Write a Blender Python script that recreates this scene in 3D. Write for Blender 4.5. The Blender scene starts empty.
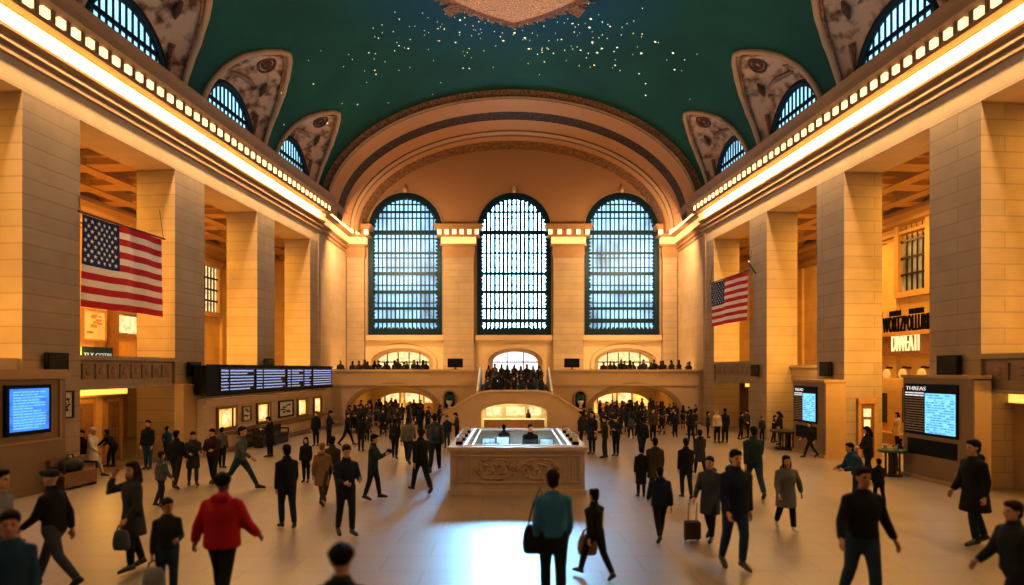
import bpy, bmesh, math, random
from mathutils import Vector, Matrix, Euler
from mathutils.geometry import tessellate_polygon
from mathutils.kdtree import KDTree
random.seed(7)
PI = math.pi
R = math.radians
scene = bpy.context.scene
COL = scene.collection

# ------------------------------------------------------------------ materials
MATS = {}
def new_mat(name):
    m = bpy.data.materials.new(name); m.use_nodes = True
    nt = m.node_tree
    return m, nt, nt.nodes['Principled BSDF'], nt.nodes, nt.links
def c4(c): return (c[0], c[1], c[2], 1)
def mat(name, col, rough=.6, metal=0, noise=.25, nscale=3., bump=0., bscale=40., spec=.5):
    if name in MATS: return MATS[name]
    m, nt, b, N, L = new_mat(name)
    b.inputs['Roughness'].default_value = rough
    b.inputs['Metallic'].default_value = metal
    b.inputs['Specular IOR Level'].default_value = spec
    tc = N.new('ShaderNodeTexCoord')
    nz = N.new('ShaderNodeTexNoise'); nz.inputs['Scale'].default_value = nscale; nz.inputs['Detail'].default_value = 4
    L.new(tc.outputs['Object'], nz.inputs['Vector'])
    mx = N.new('ShaderNodeMix'); mx.data_type = 'RGBA'
    mx.inputs[6].default_value = c4([x*(1-noise) for x in col]); mx.inputs[7].default_value = c4([min(1, x*(1+noise)) for x in col])
    L.new(nz.outputs['Fac'], mx.inputs[0]); L.new(mx.outputs[2], b.inputs['Base Color'])
    if bump:
        n2 = N.new('ShaderNodeTexNoise'); n2.inputs['Scale'].default_value = bscale
        L.new(tc.outputs['Object'], n2.inputs['Vector'])
        bp = N.new('ShaderNodeBump'); bp.inputs['Strength'].default_value = bump; bp.inputs['Distance'].default_value = .02
        L.new(n2.outputs['Fac'], bp.inputs['Height']); L.new(bp.outputs['Normal'], b.inputs['Normal'])
    MATS[name] = m
    return m
def emit(name, col, strength, var=0., vscale=2., stretch=(1, 1, 1), base=(.1, .1, .1)):
    if name in MATS: return MATS[name]
    m, nt, b, N, L = new_mat(name)
    b.inputs['Base Color'].default_value = c4(base); b.inputs['Roughness'].default_value = .5
    b.inputs['Emission Color'].default_value = c4(col); b.inputs['Emission Strength'].default_value = strength
    if var:
        g = N.new('ShaderNodeNewGeometry'); mp = N.new('ShaderNodeMapping'); mp.inputs['Scale'].default_value = stretch
        nz = N.new('ShaderNodeTexNoise'); nz.inputs['Scale'].default_value = vscale; nz.inputs['Detail'].default_value = 3
        L.new(g.outputs['Position'], mp.inputs['Vector']); L.new(mp.outputs['Vector'], nz.inputs['Vector'])
        mr = N.new('ShaderNodeMapRange'); mr.inputs[1].default_value = .3; mr.inputs[2].default_value = .7
        mr.inputs[3].default_value = strength*(1-var); mr.inputs[4].default_value = strength*(1+var)
        L.new(nz.outputs['Fac'], mr.inputs[0]); L.new(mr.outputs[0], b.inputs['Emission Strength'])
    MATS[name] = m
    return m
def stone(name, col, row=.46, width=1.7, seam=.72, rough=.7, horizontal=False, bump=.15, offset=.5, mortar=.02):
    if name in MATS: return MATS[name]
    m, nt, b, N, L = new_mat(name)
    b.inputs['Roughness'].default_value = rough
    g = N.new('ShaderNodeNewGeometry'); sp = N.new('ShaderNodeSeparateXYZ'); cb = N.new('ShaderNodeCombineXYZ')
    L.new(g.outputs['Position'], sp.inputs[0])
    if horizontal:
        L.new(sp.outputs[0], cb.inputs[0]); L.new(sp.outputs[1], cb.inputs[1])
    else:
        ad = N.new('ShaderNodeMath'); ad.operation = 'ADD'
        L.new(sp.outputs[0], ad.inputs[0]); L.new(sp.outputs[1], ad.inputs[1])
        L.new(ad.outputs[0], cb.inputs[0]); L.new(sp.outputs[2], cb.inputs[1])
    br = N.new('ShaderNodeTexBrick'); br.offset = offset
    br.inputs['Scale'].default_value = 1; br.inputs['Brick Width'].default_value = width; br.inputs['Row Height'].default_value = row
    br.inputs['Mortar Size'].default_value = mortar; br.inputs['Mortar Smooth'].default_value = .3
    br.inputs['Color1'].default_value = c4(col); br.inputs['Color2'].default_value = c4([x*.9 for x in col])
    br.inputs['Mortar'].default_value = c4([x*seam for x in col])
    L.new(cb.outputs[0], br.inputs['Vector'])
    nz = N.new('ShaderNodeTexNoise'); nz.inputs['Scale'].default_value = 1.3; nz.inputs['Detail'].default_value = 6
    L.new(g.outputs['Position'], nz.inputs['Vector'])
    mr = N.new('ShaderNodeMapRange'); mr.inputs[3].default_value = .8; mr.inputs[4].default_value = 1.15
    L.new(nz.outputs['Fac'], mr.inputs[0])
    mx = N.new('ShaderNodeMix'); mx.data_type = 'RGBA'; mx.blend_type = 'MULTIPLY'; mx.inputs[0].default_value = 1
    L.new(br.outputs['Color'], mx.inputs[6]); L.new(mr.outputs[0], mx.inputs[7]); L.new(mx.outputs[2], b.inputs['Base Color'])
    bp = N.new('ShaderNodeBump'); bp.inputs['Strength'].default_value = bump; bp.inputs['Distance'].default_value = .02; bp.invert = True
    L.new(br.outputs['Fac'], bp.inputs['Height']); L.new(bp.outputs['Normal'], b.inputs['Normal'])
    MATS[name] = m
    return m
def carved(name, dark, light, scale=4., rough=.7, strength=.6, lo=.35, hi=.65):
    if name in MATS: return MATS[name]
    m, nt, b, N, L = new_mat(name)
    b.inputs['Roughness'].default_value = rough
    g = N.new('ShaderNodeNewGeometry')
    v = N.new('ShaderNodeTexVoronoi'); v.inputs['Scale'].default_value = scale; v.feature = 'SMOOTH_F1'
    nz = N.new('ShaderNodeTexNoise'); nz.inputs['Scale'].default_value = scale*1.7; nz.inputs['Detail'].default_value = 5
    L.new(g.outputs['Position'], v.inputs['Vector']); L.new(g.outputs['Position'], nz.inputs['Vector'])
    ad = N.new('ShaderNodeMath'); ad.operation = 'MULTIPLY_ADD'; ad.inputs[1].default_value = .45
    L.new(v.outputs['Distance'], ad.inputs[0]); L.new(nz.outputs['Fac'], ad.inputs[2])
    mr = N.new('ShaderNodeMapRange'); mr.inputs[1].default_value = lo+.15; mr.inputs[2].default_value = hi+.15
    L.new(ad.outputs[0], mr.inputs[0])
    mx = N.new('ShaderNodeMix'); mx.data_type = 'RGBA'
    mx.inputs[6].default_value = c4(dark); mx.inputs[7].default_value = c4(light)
    L.new(mr.outputs[0], mx.inputs[0]); L.new(mx.outputs[2], b.inputs['Base Color'])
    bp = N.new('ShaderNodeBump'); bp.inputs['Strength'].default_value = strength; bp.inputs['Distance'].default_value = .05
    L.new(ad.outputs[0], bp.inputs['Height']); L.new(bp.outputs['Normal'], b.inputs['Normal'])
    MATS[name] = m
    return m

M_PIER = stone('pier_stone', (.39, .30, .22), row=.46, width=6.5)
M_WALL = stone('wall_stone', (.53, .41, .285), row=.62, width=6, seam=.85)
M_PLAIN = mat('plain_stone', (.50, .37, .26), .65, noise=.12, nscale=1.5)
M_DARKST = mat('dark_stone', (.30, .20, .13), .6, noise=.15)
M_BROWN = mat('brown_molding', (.24, .14, .075), .55, noise=.2)
M_UPPER = mat('upper_plaster', (.50, .29, .16), .8, noise=.06, nscale=.6)
M_AISLE = stone('aisle_stone', (.62, .42, .20), row=.8, width=2.2, seam=.85)
M_COFFER = mat('coffer_wood', (.42, .26, .12), .6, noise=.1)
M_COFDARK = mat('coffer_dark', (.10, .055, .03), .6)
M_CARVE = carved('carved_band', (.09, .042, .022), (.30, .17, .09), 5)
M_CARVED = carved('carved_dark_band', (.016, .008, .005), (.11, .058, .028), 6)
M_PINK = carved('carved_rose_band', (.16, .07, .045), (.42, .23, .15), 7)
M_LUNE = carved('lunette_fresco', (.17, .07, .045), (.66, .49, .40), 1.5, strength=.2, lo=.34, hi=.58)
M_LEDGE = mat('lunette_rim', (.52, .36, .26), .6, noise=.12)
M_RELIEF = mat('lunette_relief', (.16, .075, .045), .7, noise=.5, nscale=6, bump=.6, bscale=12)
M_RELIEF2 = mat('lunette_relief_pale', (.34, .22, .16), .7, noise=.5, nscale=5, bump=.6, bscale=12)
M_TEAL = mat('window_iron', (.002, .028, .058), .45, metal=.3, noise=.3)
M_BLACK = mat('black_plastic', (.003, .003, .0035), .5, noise=.1, spec=.2)
M_METAL = mat('dark_bronze', (.07, .045, .025), .35, metal=.7)
M_STEEL = mat('brushed_steel', (.5, .5, .5), .3, metal=.9)
M_WOOD = mat('oak_wood', (.24, .13, .055), .45, noise=.35, nscale=8)
M_WOODL = mat('light_oak', (.46, .27, .11), .45, noise=.25, nscale=6)
M_KIOSK = mat('kiosk_panel', (.25, .17, .105), .45, noise=.1)
M_KIOSKS = mat('kiosk_side', (.42, .28, .14), .5, noise=.1)
M_MARBLE = mat('booth_marble', (.46, .36, .28), .4, noise=.18, nscale=4)
M_MARBCARVE = carved('booth_carving', (.24, .155, .095), (.50, .36, .24), 9, strength=1.0)
M_WHITE = mat('white_stone', (.75, .72, .68), .35, noise=.08)
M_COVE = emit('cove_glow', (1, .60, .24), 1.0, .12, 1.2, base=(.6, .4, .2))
M_DENTGLOW = emit('dentil_glow', (1, .74, .42), 1.6, .2, 5., base=(.6, .5, .3))  # emission standing in for cove light falling on the dentil blocks
M_AMBER = emit('amber_glow', (1, .55, .12), 1.6)
M_CREAM = emit('cream_glow', (1, .78, .42), 1.05, .35, 3.)
M_SHOPGLOW = emit('shop_glow', (1, .55, .14), 1.25, .5, 1.6)
M_DAY = emit('daylight_glass', (.36, .70, 1.0), 1.35, .6, .6, (1, 1, .5))
M_DAYC = emit('daylight_glass_bright', (.34, .70, 1.0), 20., .15, .4)
M_DAYS = emit('daylight_glass_side', (.42, .80, 1.0), 1.5, .3, .5)
M_DOORL = emit('door_daylight', (.95, .97, 1), 1.4, .2, .5)
M_SCRB = emit('screen_blue', (.03, .25, .85), 1.3, .45, 2.2, (1, 1, 3))
M_SCRC = emit('screen_cyan', (.22, .66, .95), 1.25, .15, 3., (1, 1, 4))
M_TXTW = emit('screen_text_white', (.45, .58, .95), .75)
M_TXTB = emit('screen_text_cyan', (.25, .68, 1.0), 1.0)
M_TXTG = mat('print_grey', (.40, .34, .33), .6)
M_TXTD = emit('screen_text_dark', (.10, .42, .70), .9)
M_SIGN = emit('sign_letters_lit', (1, .80, .42), 1.1)
M_PAPER = mat('poster_paper', (.62, .58, .50), .7, noise=.2, nscale=9)
M_INK = mat('poster_ink', (.05, .045, .04), .7)
M_GREEN = mat('green_cloth', (.012, .07, .035), .55)
M_LEAF = mat('leaf_green', (.03, .12, .05), .6, noise=.5, nscale=12)
M_GLASS = None
def glass():
    m, nt, b, N, L = new_mat('clear_glass')
    b.inputs['Base Color'].default_value = (.75, .92, 1, 1); b.inputs['Roughness'].default_value = .05
    b.inputs['Alpha'].default_value = .22; b.inputs['Specular IOR Level'].default_value = .8
    return m
M_GLASS = glass()

def floor_mat():
    m, nt, b, N, L = new_mat('polished_stone_floor')
    g = N.new('ShaderNodeNewGeometry'); sp = N.new('ShaderNodeSeparateXYZ'); cb = N.new('ShaderNodeCombineXYZ')
    L.new(g.outputs['Position'], sp.inputs[0]); L.new(sp.outputs[0], cb.inputs[0]); L.new(sp.outputs[1], cb.inputs[1])
    br = N.new('ShaderNodeTexBrick'); br.offset = .5
    br.inputs['Scale'].default_value = 1; br.inputs['Brick Width'].default_value = 1.5; br.inputs['Row Height'].default_value = .9
    br.inputs['Mortar Size'].default_value = .012
    br.inputs['Color1'].default_value = (.25, .195, .155, 1); br.inputs['Color2'].default_value = (.235, .18, .142, 1); br.inputs['Mortar'].default_value = (.17, .125, .1, 1)
    L.new(cb.outputs[0], br.inputs['Vector'])
    nz = N.new('ShaderNodeTexNoise'); nz.inputs['Scale'].default_value = .8; nz.inputs['Detail'].default_value = 7
    L.new(g.outputs['Position'], nz.inputs['Vector'])
    mr = N.new('ShaderNodeMapRange'); mr.inputs[3].default_value = .9; mr.inputs[4].default_value = 1.1
    L.new(nz.outputs['Fac'], mr.inputs[0])
    mx = N.new('ShaderNodeMix'); mx.data_type = 'RGBA'; mx.blend_type = 'MULTIPLY'; mx.inputs[0].default_value = 1
    L.new(br.outputs['Color'], mx.inputs[6]); L.new(mr.outputs[0], mx.inputs[7]); L.new(mx.outputs[2], b.inputs['Base Color'])
    m2 = N.new('ShaderNodeMapRange'); m2.inputs[3].default_value = .35; m2.inputs[4].default_value = .42
    L.new(nz.outputs['Fac'], m2.inputs[0]); L.new(m2.outputs[0], b.inputs['Roughness'])
    b.inputs['Specular IOR Level'].default_value = .5
    b.inputs['IOR'].default_value = 1.9
    return m
M_FLOOR = floor_mat()

def ceiling_mat():
    m, nt, b, N, L = new_mat('teal_star_ceiling')
    g = N.new('ShaderNodeNewGeometry')
    nz = N.new('ShaderNodeTexNoise'); nz.inputs['Scale'].default_value = .35; nz.inputs['Detail'].default_value = 5
    L.new(g.outputs['Position'], nz.inputs['Vector'])
    r = N.new('ShaderNodeValToRGB')
    r.color_ramp.elements[0].position = .3; r.color_ramp.elements[0].color = (.003, .080, .072, 1)
    r.color_ramp.elements[1].position = .75; r.color_ramp.elements[1].color = (.006, .118, .092, 1)
    L.new(nz.outputs['Fac'], r.inputs[0])
    # bluer paint around the central ornament
    dv = N.new('ShaderNodeVectorMath'); dv.operation = 'DISTANCE'; dv.inputs[1].default_value = (0.1, 27.5, 20.4)
    L.new(g.outputs['Position'], dv.inputs[0])
    mr = N.new('ShaderNodeMapRange'); mr.inputs[1].default_value = 4.2; mr.inputs[2].default_value = 8.; mr.inputs[3].default_value = 1; mr.inputs[4].default_value = 0
    L.new(dv.outputs['Value'], mr.inputs[0])
    mx = N.new('ShaderNodeMix'); mx.data_type = 'RGBA'; mx.inputs[7].default_value = (.002, .10, .20, 1)
    L.new(mr.outputs[0], mx.inputs[0]); L.new(r.outputs[0], mx.inputs[6]); L.new(mx.outputs[2], b.inputs['Base Color'])
    b.inputs['Roughness'].default_value = .75
    return m
M_CEIL = ceiling_mat()

# ------------------------------------------------------------------ mesh builder
class MB:
    def __init__(s, T=None):
        s.v = []; s.f = []; s.m = []; s.T = T
    def add(s, verts, faces, m=0):
        o = len(s.v)
        s.v += [Vector(s.T(p)) if s.T else Vector(p) for p in verts]
        s.f += [[i+o for i in f] for f in faces]; s.m += [m]*len(faces)
        return s
    def box(s, x0, x1, y0, y1, z0, z1, m=0):
        v = [(x, y, z) for z in (z0, z1) for y in (y0, y1) for x in (x0, x1)]
        return s.add(v, [(0, 1, 3, 2), (4, 6, 7, 5), (0, 4, 5, 1), (2, 3, 7, 6), (0, 2, 6, 4), (1, 5, 7, 3)], m)
    def prism(s, poly, fn, a, b, m=0, n=1):
        # poly: 2D points; fn(u,v,w) -> 3D point; swept w from a to b
        k = len(poly); vs = []; fs = []
        for j in range(n+1):
            w = a+(b-a)*j/n
            vs += [fn(p[0], p[1], w) for p in poly]
        for j in range(n):
            for i in range(k):
                i2 = (i+1) % k
                fs.append((j*k+i, j*k+i2, (j+1)*k+i2, (j+1)*k+i))
        tri = tessellate_polygon([[Vector((p[0], p[1], 0)) for p in poly]])
        for t in tri: fs.append(tuple(t)); fs.append(tuple(x+n*k for x in t))
        return s.add(vs, fs, m)
    def plate(s, outline, holes, fn, w0, w1, m=0, mh=None):
        loops = [outline]+list(holes)
        flat = [p for l in loops for p in l]; k = len(flat)
        tri = tessellate_polygon([[Vector((p[0], p[1], 0)) for p in l] for l in loops])
        vs = [fn(p[0], p[1], w0) for p in flat]+[fn(p[0], p[1], w1) for p in flat]
        s.add(vs, [tuple(t) for t in tri]+[tuple(x+k for x in t) for t in tri], m)
        o = 0
        for li, l in enumerate(loops):
            n = len(l)
            vv = [fn(p[0], p[1], w0) for p in l]+[fn(p[0], p[1], w1) for p in l]
            s.add(vv, [(i, (i+1) % n, (i+1) % n+n, i+n) for i in range(n)], m if (li == 0 or mh is None) else mh)
        return s
    def rings(s, rings, m=0, cap=True, closed=True):
        k = len(rings[0]); vs = [p for r in rings for p in r]; fs = []
        for j in range(len(rings)-1):
            for i in range(k if closed else k-1):
                i2 = (i+1) % k
                fs.append((j*k+i, j*k+i2, (j+1)*k+i2, (j+1)*k+i))
        if cap and closed:
            fs.append(tuple(range(k))); fs.append(tuple((len(rings)-1)*k+i for i in range(k)))
        return s.add(vs, fs, m)
    def tube(s, pts, rad, m=0, n=8, cap=True):
        pts = [Vector(p) for p in pts]
        if not isinstance(rad, (list, tuple)): rad = [rad]*len(pts)
        rs = []; prev = None
        for i, p in enumerate(pts):
            d = (pts[min(i+1, len(pts)-1)]-pts[max(i-1, 0)])
            d = d.normalized() if d.length > 1e-9 else Vector((0, 0, 1))
            if prev is None:
                a = d.orthogonal().normalized()
            else:
                a = (prev-d*prev.dot(d)); a = a.normalized() if a.length > 1e-6 else d.orthogonal().normalized()
            prev = a; b = d.cross(a)
            r = rad[i]; ra, rb = (r if isinstance(r, (list, tuple)) else (r, r))
            rs.append([p+a*math.cos(2*PI*k/n)*ra+b*math.sin(2*PI*k/n)*rb for k in range(n)])
        return s.rings(rs, m, cap)
    def lathe(s, prof, cx, cy, n=20, m=0):
        rs = [[(cx+r*math.cos(2*PI*k/n), cy+r*math.sin(2*PI*k/n), z) for k in range(n)] for r, z in prof]
        return s.rings(rs, m)
    def ell(s, c, r, m=0, n=12, k=8, rot=None):
        rs = []
        for j in range(k+1):
            t = -PI/2+PI*j/k; cz = math.sin(t); cr = max(math.cos(t), .02)
            ring = []
            for i in range(n):
                p = Vector((r[0]*cr*math.cos(2*PI*i/n), r[1]*cr*math.sin(2*PI*i/n), r[2]*cz))
                if rot: p = rot @ p
                ring.append(p+Vector(c))
            rs.append(ring)
        return s.rings(rs, m)
    def bounds(s):
        xs = [p.x for p in s.v]; ys = [p.y for p in s.v]; zs = [p.z for p in s.v]
        return min(xs), max(xs), min(ys), max(ys), min(zs), max(zs)
    def build(s, name, mats, parent=None, origin=None, smooth=False, angle=None, recalc=True):
        if not isinstance(mats, (list, tuple)): mats = [mats]
        if origin is None:
            b = s.bounds(); origin = Vector(((b[0]+b[1])/2, (b[2]+b[3])/2, b[4]))
        origin = Vector(origin)
        me = bpy.data.meshes.new(name)
        me.from_pydata([p-origin for p in s.v], [], s.f)
        for mm in mats: me.materials.append(mm)
        me.polygons.foreach_set('material_index', s.m)
        if recalc:
            bm = bmesh.new(); bm.from_mesh(me)
            bmesh.ops.remove_doubles(bm, verts=bm.verts, dist=1e-5)
            bmesh.ops.recalc_face_normals(bm, faces=bm.faces)
            bm.to_mesh(me); bm.free()
        if smooth or angle:
            me.polygons.foreach_set('use_smooth', [True]*len(me.polygons))
            if angle: me.set_sharp_from_angle(angle=R(angle))
        o = bpy.data.objects.new(name, me); COL.objects.link(o)
        if parent is not None:
            o.parent = parent
            w = Vector((0, 0, 0)); q = parent
            while q is not None: w = w+q.location; q = q.parent
            o.location = origin-w
        else:
            o.location = origin
        return o
def tag(o, label=None, cat=None, group=None, kind=None):
    if label: o['label'] = label
    if cat: o['category'] = cat
    if group: o['group'] = group
    if kind: o['kind'] = kind
    return o
def struct(o): o['kind'] = 'structure'; return o
def root(name, loc, label=None, cat=None, group=None, kind=None):
    o = bpy.data.objects.new(name, None); COL.objects.link(o); o.location = loc; o.empty_display_size = .2
    return tag(o, label, cat, group, kind)

# ------------------------------------------------------------------ layout numbers (metres)
CAMH = 3.4
def AX(y): return 14.92-.0825*y            # half width of the hall at depth y
NX, NY = .9966, .0822
def TS(s):                                 # wall frame: (outward d, depth y, z)
    return lambda p: (s*(AX(p[1])+NX*p[0]), p[1]+NY*p[0], p[2])
YE = 39.0; YB = 46.5; XC = .12
ZS, BV = 13.1, 7.3                         # vault spring height and rise
def vault(y, th, s, k=1.0): return (s*AX(y)*k*math.cos(th), y, ZS+BV*k*math.sin(th))

PIERS = {-1: [(10.9, 12.9), (17.6, 19.7), (24.5, 26.5), (31.05, 32.9), (37.5, 39.0)],
         1: [(10.9, 12.9), (18.3, 20.3), (24.8, 26.7), (31.05, 32.9), (37.5, 39.0)]}
PD = 1.55; ZH = 11.1
side_word = {-1: 'left', 1: 'right'}
pier_lab = {
 -1: [None, 'broad stone pier above the kiosk with the blue screen at the left', 'tall stone pier behind the near left end of the departure board',
      'tall stone pier rising behind the middle of the long departure board', 'last narrow stone pier at the far end of the left wall'],
 1: [None, 'broad stone pier behind the large listings kiosk at the right edge', 'tall stone pier behind the smaller far listings kiosk on the right',
     'stone pier right of the flag hanging on the right wall', 'last stone pier of the right wall, half behind the right flag']}
# floor, ceiling, walls
mb = MB(); mb.box(-26, 26, -6, 60, -.3, 0); struct(mb.build('floor', M_FLOOR))

PET = [(2.72, 2), (2.70, 5), (2.67, 9), (2.60, 15), (2.36, 22), (1.88, 28), (1.22, 32.5), (.5, 36), (0, 37.2)]
def pet_w(deg):
    if deg <= PET[0][1]: return PET[0][0]
    for (w0, d0), (w1, d1) in zip(PET, PET[1:]):
        if d0 <= deg <= d1: return w0+(w1-w0)*(deg-d0)/(d1-d0)
    return -1
LUN = [8.6, 15.3, 21.95, 28.58, 35.15]

mb = MB()
NYG, NTG = 330, 180
Y0g = -5
for i in range(NYG+1):
    y = Y0g+(YE+.1-Y0g)*i/NYG
    for j in range(NTG+1):
        mb.v.append(Vector(vault(y, PI*j/NTG, -1)))
for i in range(NYG):
    yc = Y0g+(YE+.1-Y0g)*(i+.5)/NYG
    for j in range(NTG):
        dg = 180*(j+.5)/NTG; dd = min(dg, 180-dg)
        if dd < 37.2 and any(abs(yc-c) < pet_w(dd)-.03 for c in LUN): continue
        a = i*(NTG+1)+j
        mb.f.append((a, a+1, a+NTG+2, a+NTG+1)); mb.m.append(0)
struct(mb.build('ceiling', M_CEIL, smooth=True, recalc=False))

# stars: little gilded lights set into the vault
mb = MB()
def star(y, th, r):
    p = Vector(vault(y, th, -1, .996)); n = Vector((math.cos(th)/AX(y)*-1, 0, math.sin(th)/BV)).normalized()*-1
    a = Vector((0, 1, 0)); b = n.cross(a).normalized()
    pts = [p+n*.05]+[p+(a*math.cos(k*PI/4)+b*math.sin(k*PI/4))*r*(1 if k % 2 == 0 else .55) for k in range(8)]
    mb.add(pts, [(0, 1+k, 1+(k+1) % 8) for k in range(8)])
rs = random.Random(3)
for k in range(75):
    y = min(37.5, 30.2+abs(rs.gauss(0, 2.6))); th = PI/2+rs.gauss(0, .42)
    star(y, th, rs.choice([.025, .03, .035, .045, .06, .075]))
for k in range(130):
    star(29.6+abs(rs.gauss(0, 2.4)), PI/2+rs.gauss(0, .34), rs.choice([.014, .018, .022]))
for k in range(45):
    star(rs.uniform(22, 38), PI/2+rs.uniform(-.7, .7), rs.choice([.02, .025, .03, .05]))
tag(mb.build('ceiling_star', emit('star_glow', (1, .88, .52), 1.8), recalc=False), 'tiny gold stars scattered over the teal ceiling vault', 'stars', kind='stuff')

# central ornament of the vault
rt = root('ceiling_medallion', (0, 28.9, 20.0), 'glowing gold diamond medallion at the crown of the teal ceiling', 'ceiling ornament')
def flat_orn(poly, dz):
    mm = MB(); vs = []; 
    c = (0.1, 28.95)
    N = 6
    allv = []; fs = []
    k = len(poly)
    for q in range(N+1):
        t = q/N
        for (x, y) in poly:
            X = c[0]+x*t; Y = c[1]+y*t
            th = math.acos(max(-1, min(1, -X/AX(Y))))
            p = Vector(vault(Y, th, 1)); allv.append((X, Y, p.z-dz))
    for q in range(N):
        for i in range(k):
            i2 = (i+1) % k
            fs.append((q*k+i, q*k+i2, (q+1)*k+i2, (q+1)*k+i))
    mm.add(allv, fs); return mm
def dia(r, bulge=.62):
    P = []
    for q in range(4):
        a0 = q*PI/2; 
        p0 = Vector((math.cos(a0), math.sin(a0)))*r; p1 = Vector((math.cos(a0+PI/2), math.sin(a0+PI/2)))*r
        for i in range(8):
            t = i/8; p = p0.lerp(p1, t)
            p = p*(1+(bulge-.5)*1.0*math.sin(PI*t)); P.append((p.x*1.25, p.y))
    return P
burst = []
for k in range(64):
    a = 2*PI*k/64; r = 2.8+(.2 if k % 2 else -.12)
    d = dia(1.0); 
    q = d[int(k/2) % 32]; burst.append((q[0]*r, q[1]*r))
flat_orn(burst, .04).build('border', carved('medallion_border', (.02, .06, .10), (.42, .25, .18), 7), rt)
flat_orn([(p[0]*2.5, p[1]*2.5) for p in dia(1)], .08).build('rim', carved('medallion_rim', (.12, .04, .03), (.45, .24, .17), 12), rt)
flat_orn([(p[0]*2.18, p[1]*2.18) for p in dia(1)], .11).build('mosaic', emit('medallion_gold', (1, .42, .10), .34, .95, 14., base=(.22, .10, .04)), rt)
for s in (-1, 1):
    mm = MB(); X = .1+s*2.55; Y = 29.75
    th = math.acos(-X/AX(Y)); z = vault(Y, th, 1)[2]-.1
    mm.add([(X-.0, Y-.75, z), (X+s*.75, Y-.2, z-.1), (X+s*.5, Y+.55, z-.08), (X-s*.1, Y+.1, z)], [(0, 1, 2, 3)])
    mm.build('corner_leaf', M_PINK, rt)

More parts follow.
